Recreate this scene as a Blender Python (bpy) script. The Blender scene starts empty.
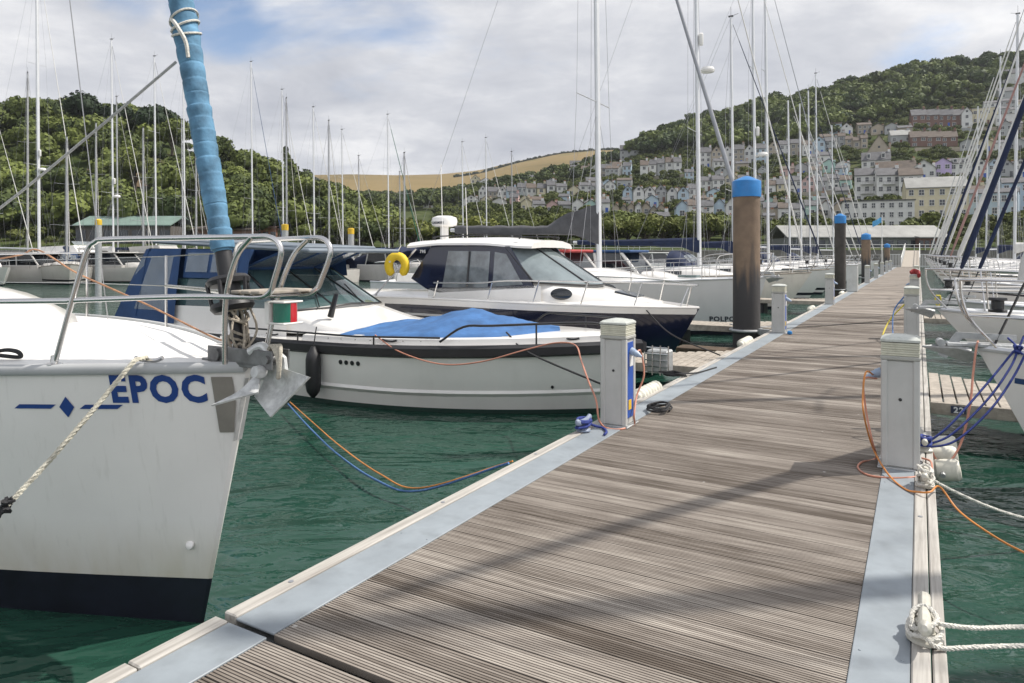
import bpy, math, random
import numpy as np
from mathutils import Vector, Matrix
random.seed(7); np.random.seed(7)
sc = bpy.context.scene
COL = sc.collection
# ------------------------------------------------------------------ camera, sky, sun, exposure
F = 700.0; HZ = 254.0; CAMZ = 2.1
cam_d = bpy.data.cameras.new('camera'); cam = bpy.data.objects.new('camera', cam_d); COL.objects.link(cam)
cam.location = (0, 0, CAMZ); cam.rotation_euler = (math.radians(90), 0, 0)
cam_d.sensor_width = 36; cam_d.lens = F/1024*36; cam_d.shift_y = -(341.5-HZ)/1024
cam_d.clip_start = 0.05; cam_d.clip_end = 9000
sc.camera = cam
SUN = Vector((.596, .072, .80)).normalized()
w = bpy.data.worlds.new('World'); sc.world = w; w.use_nodes = True
def build_world():
    nt = w.node_tree; N = nt.nodes; L = nt.links; N.clear()
    out = N.new('ShaderNodeOutputWorld'); bg = N.new('ShaderNodeBackground'); bg.inputs[1].default_value = .1
    sky = N.new('ShaderNodeTexSky'); sky.sky_type = 'NISHITA'; sky.sun_disc = False
    sky.sun_elevation = math.radians(53); sky.sun_rotation = math.radians(83); sky.altitude = 0; sky.air_density = 1.0; sky.dust_density = .6
    tc = N.new('ShaderNodeTexCoord')
    sep = N.new('ShaderNodeSeparateXYZ'); L.new(tc.outputs['Generated'], sep.inputs[0])
    def m(op, a, b=None, c=None):
        n = N.new('ShaderNodeMath'); n.operation = op
        for i, q in enumerate((a, b, c)):
            if q is None: continue
            if isinstance(q, (int, float)): n.inputs[i].default_value = q
            else: L.new(q, n.inputs[i])
        return n.outputs[0]
    zz = m('ADD', m('MAXIMUM', sep.outputs[2], 0.0), .16)
    cx = m('DIVIDE', sep.outputs[0], zz); cy = m('DIVIDE', sep.outputs[1], zz)
    cb = N.new('ShaderNodeCombineXYZ'); L.new(cx, cb.inputs[0]); L.new(cy, cb.inputs[1])
    def noise(scale, det, rough, off):
        mp = N.new('ShaderNodeMapping'); mp.inputs['Location'].default_value = off; L.new(cb.outputs[0], mp.inputs[0])
        n = N.new('ShaderNodeTexNoise'); n.inputs['Scale'].default_value = scale; n.inputs['Detail'].default_value = det
        n.inputs['Roughness'].default_value = rough; n.inputs['Distortion'].default_value = .25; L.new(mp.outputs[0], n.inputs[0]); return n.outputs[0]
    n1 = noise(.95, 9, .56, (3.1, 1.7, 0)); n2 = noise(.62, 8, .55, (8.3, 2.2, 1.0)); n3 = noise(2.1, 8, .6, (1.3, 5.2, 2.0))
    # openings in the cloud layer: where in the sky the blue shows
    def hole(px, py, wid, s):
        d = Vector(((px-512)/F, 1, (HZ-py)/F)).normalized()
        dp = N.new('ShaderNodeVectorMath'); dp.operation = 'DOT_PRODUCT'; L.new(tc.outputs['Generated'], dp.inputs[0]); dp.inputs[1].default_value = d
        mr = N.new('ShaderNodeMapRange'); mr.interpolation_type = 'SMOOTHSTEP'
        mr.inputs[1].default_value = math.cos(wid); mr.inputs[2].default_value = 1; mr.inputs[3].default_value = 0; mr.inputs[4].default_value = s
        L.new(dp.outputs['Value'], mr.inputs[0]); return mr.outputs[0]
    hs = m('ADD', m('ADD', hole(214, 14, .065, .11), hole(258, 22, .04, .03)), m('ADD', hole(930, 48, .06, .06), hole(118, -5, .05, .10)))
    cov = m('SUBTRACT', m('ADD', n1, .185), hs)
    mr = N.new('ShaderNodeMapRange'); mr.interpolation_type = 'SMOOTHSTEP'
    mr.inputs[1].default_value = .40; mr.inputs[2].default_value = .60; L.new(cov, mr.inputs[0])
    sh = m('ADD', m('MULTIPLY', n2, .62), m('MULTIPLY', n3, .38))
    ramp = N.new('ShaderNodeValToRGB'); L.new(sh, ramp.inputs[0])
    e = ramp.color_ramp.elements; e[0].position = .36; e[0].color = (4.4, 4.6, 5.2, 1); e[1].position = .60; e[1].color = (9.3, 9.25, 9.3, 1)
    k = e.new(.47); k.color = (6.0, 6.15, 6.6, 1)
    mix = N.new('ShaderNodeMix'); mix.data_type = 'RGBA'
    sm = N.new('ShaderNodeMix'); sm.data_type = 'RGBA'; sm.blend_type = 'MULTIPLY'; sm.inputs[0].default_value = 1
    L.new(sky.outputs[0], sm.inputs[6]); sm.inputs[7].default_value = (1.3, 1.3, 1.35, 1)
    # cloud brightened behind and above the camera, added as fill for the shaded hull
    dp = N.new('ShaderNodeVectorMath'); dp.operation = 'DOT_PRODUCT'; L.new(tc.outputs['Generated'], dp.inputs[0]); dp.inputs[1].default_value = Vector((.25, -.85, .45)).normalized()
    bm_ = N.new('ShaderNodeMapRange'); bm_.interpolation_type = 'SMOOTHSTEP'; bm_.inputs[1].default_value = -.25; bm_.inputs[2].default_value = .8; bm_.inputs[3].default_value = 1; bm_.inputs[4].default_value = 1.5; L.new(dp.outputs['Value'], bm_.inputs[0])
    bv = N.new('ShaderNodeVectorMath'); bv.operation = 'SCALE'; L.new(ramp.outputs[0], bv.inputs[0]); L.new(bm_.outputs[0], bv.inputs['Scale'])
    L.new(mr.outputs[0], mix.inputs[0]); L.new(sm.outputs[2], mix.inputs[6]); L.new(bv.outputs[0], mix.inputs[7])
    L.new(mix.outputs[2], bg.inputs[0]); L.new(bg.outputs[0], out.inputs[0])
build_world()
sd = bpy.data.lights.new('sun', 'SUN'); sun = bpy.data.objects.new('sun', sd); COL.objects.link(sun)
sd.energy = 4.8; sd.angle = math.radians(.5); sd.color = (1, .945, .87)
sun.rotation_euler = SUN.to_track_quat('Z', 'Y').to_euler()
sc.view_settings.view_transform = 'Standard'; sc.view_settings.look = 'None'; sc.view_settings.exposure = .14; sc.cycles.sample_clamp_indirect = 6; sc.view_settings.gamma = 1
sc.view_settings.use_curve_mapping = False
# ------------------------------------------------------------------ helpers
ANG = math.atan2(.5026, .8645)
RL = -ANG; RR = math.pi-ANG           # heading of boats left / right of the pontoon
DZ = .5
def P(v, u, z=DZ): return Vector((.5026*u+.8645*v, .8645*u-.5026*v, z))
def W(px, py, Y): return Vector(((px-512)/F*Y, Y, CAMZ-(py-HZ)/F*Y))
def G(px, py, z=DZ): Y = (CAMZ-z)*F/(py-HZ); return Vector(((px-512)/F*Y, Y, z))
def tag(o, label=None, cat=None, group=None, kind=None):
    if label and not 4 <= len(label.split()) <= 16: print('LABEL', len(label.split()), label)
    if label: o['label'] = label
    if cat: o['category'] = cat
    if group: o['group'] = group
    if kind: o['kind'] = kind
    return o
def thing(name, label, cat, loc=(0, 0, 0), rz=0, group=None):
    o = bpy.data.objects.new(name, None); COL.objects.link(o); o.location = loc; o.rotation_euler = (0, 0, rz); o.empty_display_size = .2
    return tag(o, label, cat, group)
class MB:
    def __init__(s): s.v = []; s.f = []; s.m = []
    def add(s, V, Fc, m=0):
        b = len(s.v); s.v += [tuple(p) for p in V]
        for f in Fc: s.f.append([b+i for i in f]); s.m.append(m)
        return s
    def box(s, c, d, m=0, R=None, bev=0):
        x, y, z = d[0]/2, d[1]/2, d[2]/2
        if bev and min(d) > 2.2*bev:
            V = []; 
            for sx in (-1, 1):
                for sy in (-1, 1):
                    for sz in (-1, 1):
                        V += [(sx*x, sy*(y-bev), sz*(z-bev)), (sx*(x-bev), sy*y, sz*(z-bev)), (sx*(x-bev), sy*(y-bev), sz*z)]
            idx = lambda sx, sy, sz, k: ((sx > 0)*4+(sy > 0)*2+(sz > 0))*3+k
            Fc = []
            for sx in (-1, 1): Fc.append([idx(sx, -1, -1, 0), idx(sx, 1, -1, 0), idx(sx, 1, 1, 0), idx(sx, -1, 1, 0)][::sx])
            for sy in (-1, 1): Fc.append([idx(-1, sy, -1, 1), idx(1, sy, -1, 1), idx(1, sy, 1, 1), idx(-1, sy, 1, 1)][::-sy])
            for sz in (-1, 1): Fc.append([idx(-1, -1, sz, 2), idx(1, -1, sz, 2), idx(1, 1, sz, 2), idx(-1, 1, sz, 2)][::sz])
            for sx in (-1, 1):
                for sy in (-1, 1): Fc.append([idx(sx, sy, -1, 0), idx(sx, sy, 1, 0), idx(sx, sy, 1, 1), idx(sx, sy, -1, 1)][::-sx*sy])
            for sx in (-1, 1):
                for sz in (-1, 1): Fc.append([idx(sx, -1, sz, 0), idx(sx, 1, sz, 0), idx(sx, 1, sz, 2), idx(sx, -1, sz, 2)][::sx*sz])
            for sy in (-1, 1):
                for sz in (-1, 1): Fc.append([idx(-1, sy, sz, 1), idx(1, sy, sz, 1), idx(1, sy, sz, 2), idx(-1, sy, sz, 2)][::-sy*sz])
            for sx in (-1, 1):
                for sy in (-1, 1):
                    for sz in (-1, 1): Fc.append([idx(sx, sy, sz, 0), idx(sx, sy, sz, 1), idx(sx, sy, sz, 2)][::sx*sy*sz])
        else:
            V = [(-x, -y, -z), (x, -y, -z), (x, y, -z), (-x, y, -z), (-x, -y, z), (x, -y, z), (x, y, z), (-x, y, z)]
            Fc = [(0, 3, 2, 1), (4, 5, 6, 7), (0, 1, 5, 4), (1, 2, 6, 5), (2, 3, 7, 6), (3, 0, 4, 7)]
        c = Vector(c)
        V = [(R @ Vector(p) if R else Vector(p))+c for p in V]
        return s.add(V, Fc, m)
    def tube(s, pts, r, seg=8, m=0, closed=False, sq=1.0):
        pts = [Vector(p) for p in pts]; n = len(pts)
        rs = r if isinstance(r, (list, tuple)) else [r]*n
        V = []; prev = None
        for i in range(n):
            if closed: t = pts[(i+1) % n]-pts[i-1]
            else: t = pts[min(i+1, n-1)]-pts[max(i-1, 0)]
            if t.length < 1e-9: t = Vector((0, 0, 1))
            t.normalize()
            if prev is None:
                a = Vector((0, 0, 1)) if abs(t.z) < .9 else Vector((1, 0, 0)); u = t.cross(a).normalized()
            else:
                u = prev-t*prev.dot(t)
                if u.length < 1e-6: u = t.orthogonal()
                u.normalize()
            prev = u; q = t.cross(u)
            for k in range(seg):
                a = 2*math.pi*k/seg; V.append(pts[i]+u*math.cos(a)*rs[i]+q*math.sin(a)*rs[i]*sq)
        Fc = []
        for i in range(n if closed else n-1):
            j = (i+1) % n
            for k in range(seg): l = (k+1) % seg; Fc.append((i*seg+k, j*seg+k, j*seg+l, i*seg+l)[::-1])
        if not closed: Fc.append(list(range(seg))); Fc.append([(n-1)*seg+k for k in range(seg)][::-1])
        return s.add(V, Fc, m)
    def lathe(s, prof, c=(0, 0, 0), seg=16, m=0, R=None, sx=1, sy=1):
        c = Vector(c); V = []
        for r, z in prof:
            for k in range(seg):
                a = 2*math.pi*k/seg; p = Vector((r*math.cos(a)*sx, r*math.sin(a)*sy, z)); V.append((R @ p if R else p)+c)
        Fc = [(i*seg+k, i*seg+(k+1) % seg, (i+1)*seg+(k+1) % seg, (i+1)*seg+k) for i in range(len(prof)-1) for k in range(seg)]
        Fc.append(list(range(seg))[::-1]); Fc.append([(len(prof)-1)*seg+k for k in range(seg)])
        return s.add(V, Fc, m)
    def loft(s, rows, m=0, ring=False, caps=False, flip=False):
        n = len(rows[0]); V = [p for r in rows for p in r]; Fc = []
        for i in range(len(rows)-1):
            for k in range(n if ring else n-1):
                l = (k+1) % n; q = (i*n+k, i*n+l, (i+1)*n+l, (i+1)*n+k); Fc.append(q[::-1] if flip else q)
        if caps: Fc.append(list(range(n))[::-1]); Fc.append([(len(rows)-1)*n+k for k in range(n)])
        return s.add(V, Fc, m)
    def prism(s, poly, off, m=0):
        n = len(poly); off = Vector(off); V = [Vector(p) for p in poly]+[Vector(p)+off for p in poly]
        return s.add(V, [list(range(n))[::-1], list(range(n, 2*n))]+[(i, (i+1) % n, n+(i+1) % n, n+i) for i in range(n)], m)
    def build(s, name, mats, parent=None, smooth=35, center=False, fix=True):
        me = bpy.data.meshes.new(name)
        V = s.v; loc = Vector((0, 0, 0))
        if center:
            a = np.array(V); loc = Vector(((a[:, 0].min()+a[:, 0].max())/2, (a[:, 1].min()+a[:, 1].max())/2, a[:, 2].min())); V = [tuple(Vector(p)-loc) for p in V]
        me.from_pydata(V, [], s.f); 
        mats = mats if isinstance(mats, (list, tuple)) else [mats]
        for q in mats: me.materials.append(q)
        if len(mats) > 1: me.polygons.foreach_set('material_index', s.m)
        if fix:
            import bmesh
            bm = bmesh.new(); bm.from_mesh(me); bmesh.ops.recalc_face_normals(bm, faces=bm.faces); bm.to_mesh(me); bm.free()
        if smooth:
            me.polygons.foreach_set('use_smooth', [True]*len(me.polygons)); me.set_sharp_from_angle(angle=math.radians(smooth))
        o = bpy.data.objects.new(name, me); COL.objects.link(o); o.location = loc
        if parent: o.parent = parent
        return o
def copy_tree(o, parent=None):
    c = o.copy(); COL.objects.link(c); c.parent = parent
    for ch in list(o.children): copy_tree(ch, c)
    return c
def cr(pts, n=8):                      # smooth curve through points
    pts = [Vector(p) for p in pts]; Q = [2*pts[0]-pts[1]]+pts+[2*pts[-1]-pts[-2]]; out = []
    for i in range(1, len(Q)-2):
        a, b, c, d = Q[i-1:i+3]
        for k in range(n):
            t = k/n; out.append(.5*((2*b)+(c-a)*t+(2*a-5*b+4*c-d)*t*t+(-a+3*b-3*c+d)*t**3))
    out.append(pts[-1]); return out
def sag(a, b, s, n=14):
    a = Vector(a); b = Vector(b); return [a.lerp(b, i/n)-Vector((0, 0, s*4*(i/n)*(1-i/n))) for i in range(n+1)]
# ------------------------------------------------------------------ materials
MC = {}
def mat(name, col, rough=.5, metal=0, var=.12, vs=3.0, bump=0, bs=40, trans=0, alpha=1, spec=.5, dirt=0, coat=0):
    if name in MC: return MC[name]
    m = bpy.data.materials.new(name); m.use_nodes = True; nt = m.node_tree; N = nt.nodes; L = nt.links
    b = N['Principled BSDF']; b.inputs['Roughness'].default_value = rough; b.inputs['Metallic'].default_value = metal
    b.inputs['Specular IOR Level'].default_value = spec; b.inputs['Transmission Weight'].default_value = trans; b.inputs['Alpha'].default_value = alpha
    b.inputs['Coat Weight'].default_value = coat; b.inputs['Base Color'].default_value = (*col, 1)
    tc = N.new('ShaderNodeTexCoord')
    if var:
        n = N.new('ShaderNodeTexNoise'); n.inputs['Scale'].default_value = vs; n.inputs['Detail'].default_value = 6; n.inputs['Roughness'].default_value = .6
        L.new(tc.outputs['Object'], n.inputs[0])
        r = N.new('ShaderNodeValToRGB'); e = r.color_ramp.elements
        e[0].position = .32; e[0].color = tuple(c*(1-var) for c in col)+(1,); e[1].position = .68; e[1].color = tuple(min(1, c*(1+var*.7)) for c in col)+(1,)
        L.new(n.outputs[0], r.inputs[0]); last = r.outputs[0]
        if dirt:
            n2 = N.new('ShaderNodeTexNoise'); n2.inputs['Scale'].default_value = vs*2.3; n2.inputs['Detail'].default_value = 8
            mp = N.new('ShaderNodeMapping'); mp.inputs['Scale'].default_value = (1, 1, .25); L.new(tc.outputs['Object'], mp.inputs[0]); L.new(mp.outputs[0], n2.inputs[0])
            mr = N.new('ShaderNodeMapRange'); mr.inputs[1].default_value = .52; mr.inputs[2].default_value = .75; mr.inputs[4].default_value = dirt; L.new(n2.outputs[0], mr.inputs[0])
            mx = N.new('ShaderNodeMix'); mx.data_type = 'RGBA'; L.new(mr.outputs[0], mx.inputs[0]); L.new(last, mx.inputs[6]); mx.inputs[7].default_value = (col[0]*.35, col[1]*.33, col[2]*.28, 1)
            last = mx.outputs[2]
        L.new(last, b.inputs['Base Color'])
    if bump:
        n = N.new('ShaderNodeTexNoise'); n.inputs['Scale'].default_value = bs; n.inputs['Detail'].default_value = 4; L.new(tc.outputs['Object'], n.inputs[0])
        bp = N.new('ShaderNodeBump'); bp.inputs['Strength'].default_value = bump; bp.inputs['Distance'].default_value = .01; L.new(n.outputs[0], bp.inputs['Height']); L.new(bp.outputs[0], b.inputs['Normal'])
    MC[name] = m; return m
gel = mat('white_gelcoat', (.79, .77, .735), .16, var=.05, vs=1.3, dirt=.10, coat=.3)
gel_grey = mat('pale_grey_gelcoat', (.62, .63, .62), .3, var=.05, vs=1.3, dirt=.12)
gel_warm = mat('cream_gelcoat', (.70, .67, .60), .35, var=.06, dirt=.15)
deckw = mat('white_nonslip_deck', (.78, .77, .74), .55, var=.05, vs=2, bump=.15, bs=400)
navy = mat('navy_gelcoat', (.010, .014, .035), .18, var=.2, coat=.5)
navyp = mat('navy_antifouling', (.008, .010, .020), .55, var=.4, vs=5, dirt=.3)
redp = mat('red_antifouling', (.16, .03, .025), .6, var=.3)
blackr = mat('black_rubber', (.018, .018, .02), .5, var=.3, bump=.1)
blackm = mat('black_metal', (.02, .02, .022), .3, var=.1)
steel = mat('stainless_steel', (.62, .61, .60), .22, 1, var=.08)
galv = mat('galvanised_steel', (.44, .45, .45), .55, .6, var=.2, vs=18, bump=.15, bs=60)
alum = mat('mast_aluminium', (.66, .67, .68), .38, .35, var=.06)
alumd = mat('dark_anodised_aluminium', (.30, .31, .33), .4, .4, var=.08)
wire = mat('rigging_wire', (.36, .36, .37), .4, .6, var=0)
canb = mat('faded_blue_canvas', (.10, .225, .345), .85, var=.40, vs=9, bump=.5, bs=25)
cann = mat('navy_canvas', (.011, .020, .055), .85, var=.3, vs=4, bump=.5, bs=18)
canblue = mat('bright_blue_canvas', (.045, .135, .32), .8, var=.28, vs=4, bump=1.0, bs=7)
canroyal = mat('royal_blue_canvas', (.022, .062, .165), .8, var=.2, vs=3, bump=.5, bs=12)
cang = mat('grey_canvas', (.10, .10, .105), .9, var=.2, vs=4, bump=.6, bs=12)
canw = mat('white_sailcloth', (.62, .61, .58), .75, var=.1, vs=5, bump=.3, bs=20)
canr = mat('red_canvas', (.33, .04, .04), .8, var=.2, bump=.4, bs=15)
cant = mat('teal_canvas', (.03, .22, .27), .8, var=.2, bump=.4, bs=15)
glassd = mat('dark_glass', (.018, .022, .026), .06, var=0, spec=.8)
clearw = mat('clear_vinyl', (.42, .47, .50), .12, var=.15, vs=4, alpha=.42)
tealglass = mat('tinted_glass', (.07, .13, .13), .05, var=.1, alpha=.75, spec=.9)
timb = mat('weathered_timber', (.36, .32, .27), .85, var=.3, vs=9, bump=.5, bs=60, dirt=.3)
ropew = mat('white_rope', (.66, .64, .58), .9, var=.18, vs=60, bump=.8, bs=150)
ropeo = mat('orange_cable', (.58, .22, .05), .5, var=.2, vs=8)
ropeb = mat('blue_rope', (.022, .04, .20), .8, var=.35, vs=50, bump=.6, bs=140)
ropep = mat('pink_cable', (.50, .22, .15), .55, var=.15, vs=8)
ropek = mat('black_rope', (.025, .025, .027), .8, var=.5, vs=70, bump=.6, bs=140)
ropey = mat('yellow_rope', (.62, .50, .05), .7, var=.2, vs=30, bump=.5, bs=140)
ropel = mat('light_blue_rope', (.07, .16, .36), .7, var=.25, vs=30, bump=.5, bs=140)
yel = mat('yellow_foam', (.72, .50, .02), .6, var=.1)
bluecap = mat('blue_plastic_cap', (.012, .17, .45), .35, var=.15, vs=5)
yelcap = mat('yellow_plastic_cap', (.65, .42, .03), .45, var=.1)
signblue = mat('blue_panel', (.02, .08, .36), .4, var=.08)
signtext = mat('name_lettering_blue', (.015, .05, .21), .4, var=.1)
signdark = mat('dark_lettering', (.03, .035, .05), .5, var=0)
pedg = mat('grey_powder_coat', (.48, .48, .46), .5, var=.07, vs=4, dirt=.12)
capm = mat('ribbed_lens_plastic', (.55, .54, .44), .22, var=.12, vs=12, dirt=.25, coat=.4)
capt = mat('grey_lens_lid', (.50, .52, .48), .3, var=.1, vs=14, dirt=.3)
strip_m = mat('blue_grey_metal_strip', (.245, .275, .298), .50, var=.14, vs=3.5, dirt=.22, bump=.06, bs=300)
fend = mat('cream_plastic_fender', (.66, .64, .55), .5, var=.12, vs=9, dirt=.25)
redl = mat('red_lens', (.45, .01, .02), .15, var=0, coat=.5)
grnl = mat('green_lens', (.0, .12, .075), .15, var=0, coat=.5)
dkgap = mat('black_void', (.01, .01, .01), .9, var=0)
def deck_material():
    m = bpy.data.materials.new('grooved_deck_boards'); m.use_nodes = True; nt = m.node_tree; N = nt.nodes; L = nt.links; b = N['Principled BSDF']
    b.inputs['Roughness'].default_value = .8; b.inputs['Specular IOR Level'].default_value = .3
    tc = N.new('ShaderNodeTexCoord'); sep = N.new('ShaderNodeSeparateXYZ'); L.new(tc.outputs['Object'], sep.inputs[0])
    def M(op, a, bb=None):
        n = N.new('ShaderNodeMath'); n.operation = op
        for i, q in enumerate((a, bb)):
            if q is None: continue
            if isinstance(q, (int, float)): n.inputs[i].default_value = q
            else: L.new(q, n.inputs[i])
        return n.outputs[0]
    bi = M('FLOOR', M('DIVIDE', M('ADD', sep.outputs[1], .0001), .1445))
    wn = N.new('ShaderNodeTexWhiteNoise'); wn.noise_dimensions = '1D'; L.new(bi, wn.inputs['W'])
    ri = M('FLOOR', M('DIVIDE', sep.outputs[1], .0155)); wr = N.new('ShaderNodeTexWhiteNoise'); wr.noise_dimensions = '1D'; L.new(ri, wr.inputs['W'])
    mp = N.new('ShaderNodeMapping'); mp.inputs['Scale'].default_value = (2.6, 34, 1); L.new(tc.outputs['Object'], mp.inputs[0])
    g = N.new('ShaderNodeTexNoise'); g.inputs['Scale'].default_value = 1; g.inputs['Detail'].default_value = 8; g.inputs['Roughness'].default_value = .62; L.new(mp.outputs[0], g.inputs[0])
    mp2 = N.new('ShaderNodeMapping'); mp2.inputs['Scale'].default_value = (1.1, 2.2, 1); L.new(tc.outputs['Object'], mp2.inputs[0])
    g2 = N.new('ShaderNodeTexNoise'); g2.inputs['Scale'].default_value = 1.0; g2.inputs['Detail'].default_value = 5; L.new(mp2.outputs[0], g2.inputs[0])
    s = M('ADD', M('ADD', M('MULTIPLY', g.outputs[0], .50), M('MULTIPLY', wn.outputs[0], .21)), M('ADD', M('MULTIPLY', g2.outputs[0], .34), M('MULTIPLY', wr.outputs[0], .12)))
    r = N.new('ShaderNodeValToRGB'); e = r.color_ramp.elements; e[0].position = .42; e[0].color = (.105, .085, .068, 1); e[1].position = .88; e[1].color = (.50, .455, .395, 1)
    k = e.new(.62); k.color = (.250, .218, .187, 1)
    L.new(s, r.inputs[0])
    # moss and dirt lodged in the grooves
    gr = N.new('ShaderNodeMapRange'); gr.inputs[1].default_value = -.004; gr.inputs[2].default_value = -.0005; gr.inputs[3].default_value = .60; gr.inputs[4].default_value = 1; L.new(sep.outputs[2], gr.inputs[0])
    mx = N.new('ShaderNodeMix'); mx.data_type = 'RGBA'; mx.blend_type = 'MULTIPLY'; mx.inputs[0].default_value = 1
    cb = N.new('ShaderNodeCombineColor'); 
    for i in range(3): L.new(gr.outputs[0], cb.inputs[i])
    L.new(r.outputs[0], mx.inputs[6]); L.new(cb.outputs[0], mx.inputs[7])
    # gull droppings, little white specks
    vo = N.new('ShaderNodeTexVoronoi'); vo.inputs['Scale'].default_value = 2.6; vo.inputs['Randomness'].default_value = 1; L.new(tc.outputs['Object'], vo.inputs[0])
    sp = N.new('ShaderNodeMapRange'); sp.inputs[1].default_value = .035; sp.inputs[2].default_value = .02; sp.inputs[3].default_value = 0; sp.inputs[4].default_value = .6; L.new(vo.outputs['Distance'], sp.inputs[0])
    m3 = N.new('ShaderNodeMix'); m3.data_type = 'RGBA'; L.new(sp.outputs[0], m3.inputs[0]); L.new(mx.outputs[2], m3.inputs[6]); m3.inputs[7].default_value = (.62, .60, .56, 1)
    L.new(m3.outputs[2], b.inputs['Base Color'])
    bp = N.new('ShaderNodeBump'); bp.inputs['Strength'].default_value = .35; bp.inputs['Distance'].default_value = .003; L.new(g.outputs[0], bp.inputs['Height']); L.new(bp.outputs[0], b.inputs['Normal'])
    return m
deck_m = deck_material()
def kerb_material():
    m = bpy.data.materials.new('kerb_timber'); m.use_nodes = True; nt = m.node_tree; N = nt.nodes; L = nt.links; b = N['Principled BSDF']; b.inputs['Roughness'].default_value = .8
    tc = N.new('ShaderNodeTexCoord'); mp = N.new('ShaderNodeMapping'); mp.inputs['Scale'].default_value = (38, 1.6, 30); L.new(tc.outputs['Object'], mp.inputs[0])
    g = N.new('ShaderNodeTexNoise'); g.inputs['Scale'].default_value = 1; g.inputs['Detail'].default_value = 8; g.inputs['Roughness'].default_value = .6; L.new(mp.outputs[0], g.inputs[0])
    r = N.new('ShaderNodeValToRGB'); e = r.color_ramp.elements; e[0].position = .3; e[0].color = (.25, .23, .205, 1); e[1].position = .58; e[1].color = (.42, .40, .365, 1)
    L.new(g.outputs[0], r.inputs[0]); L.new(r.outputs[0], b.inputs['Base Color'])
    bp = N.new('ShaderNodeBump'); bp.inputs['Strength'].default_value = .4; bp.inputs['Distance'].default_value = .004; L.new(g.outputs[0], bp.inputs['Height']); L.new(bp.outputs[0], b.inputs['Normal'])
    return m
kerb_m = kerb_material()
def water_material():
    m = bpy.data.materials.new('harbour_water'); m.use_nodes = True; nt = m.node_tree; N = nt.nodes; L = nt.links; b = N['Principled BSDF']
    b.inputs['Roughness'].default_value = .045; b.inputs['IOR'].default_value = 1.33
    tc = N.new('ShaderNodeTexCoord')
    n0 = N.new('ShaderNodeTexNoise'); n0.inputs['Scale'].default_value = .25; L.new(tc.outputs['Object'], n0.inputs[0])
    r = N.new('ShaderNodeValToRGB'); e = r.color_ramp.elements; e[0].position = .3; e[0].color = (.011, .042, .029, 1); e[1].position = .7; e[1].color = (.020, .066, .046, 1)
    L.new(n0.outputs[0], r.inputs[0]); L.new(r.outputs[0], b.inputs['Base Color'])
    prev = None
    for sc_, st, di, ax in ((.8, .6, .20, (1, 1.6, 1)), (2.1, .7, .055, (1, 1.8, 1)), (6.5, .45, .008, (1, 1.7, 1))):
        mp = N.new('ShaderNodeMapping'); mp.inputs['Scale'].default_value = ax; mp.inputs['Rotation'].default_value = (0, 0, .25); L.new(tc.outputs['Object'], mp.inputs[0])
        n = N.new('ShaderNodeTexNoise'); n.inputs['Scale'].default_value = sc_; n.inputs['Detail'].default_value = 3; n.inputs['Distortion'].default_value = .8; L.new(mp.outputs[0], n.inputs[0])
        bp = N.new('ShaderNodeBump'); bp.inputs['Strength'].default_value = st; bp.inputs['Distance'].default_value = di; L.new(n.outputs[0], bp.inputs['Height'])
        if prev: L.new(prev, bp.inputs['Normal'])
        prev = bp.outputs[0]
    L.new(prev, b.inputs['Normal']); return m
water_m = water_material()
def pile_material():
    m = mat('pile_timber_steel', (.19, .135, .092), .75, var=.3, vs=2, bump=.4, bs=20).copy(); m.name = 'rusty_pile'; nt = m.node_tree; N = nt.nodes; L = nt.links; b = N['Principled BSDF']
    src = b.inputs['Base Color'].links[0].from_socket; tc = N.new('ShaderNodeTexCoord')
    mp = N.new('ShaderNodeMapping'); mp.inputs['Scale'].default_value = (5, 5, .45); L.new(tc.outputs['Object'], mp.inputs[0])
    n = N.new('ShaderNodeTexNoise'); n.inputs['Scale'].default_value = 1.2; n.inputs['Detail'].default_value = 7; L.new(mp.outputs[0], n.inputs[0])
    sep = N.new('ShaderNodeSeparateXYZ'); L.new(tc.outputs['Object'], sep.inputs[0])
    mr = N.new('ShaderNodeMapRange'); mr.inputs[1].default_value = 3.3; mr.inputs[2].default_value = 1.2; mr.inputs[3].default_value = -.35; mr.inputs[4].default_value = .35; L.new(sep.outputs[2], mr.inputs[0])
    ad = N.new('ShaderNodeMath'); ad.operation = 'ADD'; L.new(n.outputs[0], ad.inputs[0]); L.new(mr.outputs[0], ad.inputs[1])
    m2 = N.new('ShaderNodeMapRange'); m2.inputs[1].default_value = .45; m2.inputs[2].default_value = .62; L.new(ad.outputs[0], m2.inputs[0])
    mx = N.new('ShaderNodeMix'); mx.data_type = 'RGBA'; L.new(m2.outputs[0], mx.inputs[0]); L.new(src, mx.inputs[6]); mx.inputs[7].default_value = (.055, .052, .052, 1); L.new(mx.outputs[2], b.inputs['Base Color'])
    return m
pile_m = pile_material()
# ------------------------------------------------------------------ text as mesh
def text_mesh(body, size, bold=False, ext=.0):
    cu = bpy.data.curves.new('lettering', 'FONT'); cu.body = body; cu.size = size; cu.resolution_u = 3; cu.fill_mode = 'FRONT'; cu.space_character = 1.16
    if bold: cu.offset = size*.042
    o = bpy.data.objects.new('tmp', cu); COL.objects.link(o); dg = bpy.context.evaluated_depsgraph_get(); me = bpy.data.meshes.new_from_object(o.evaluated_get(dg))
    V = [tuple(v.co) for v in me.vertices]; Fc = [list(p.vertices) for p in me.polygons]
    bpy.data.objects.remove(o); bpy.data.curves.remove(cu); bpy.data.meshes.remove(me); return V, Fc
def text_on(body, size, fn, name, material, parent, bold=True, sx=1.0):
    V, Fc = text_mesh(body, size, bold); xs = [v[0] for v in V]; x0 = min(xs)
    mb = MB(); mb.add([fn((v[0]-x0)*sx, v[1]) for v in V], Fc); return mb.build(name, material, parent, smooth=0, fix=False)
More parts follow.
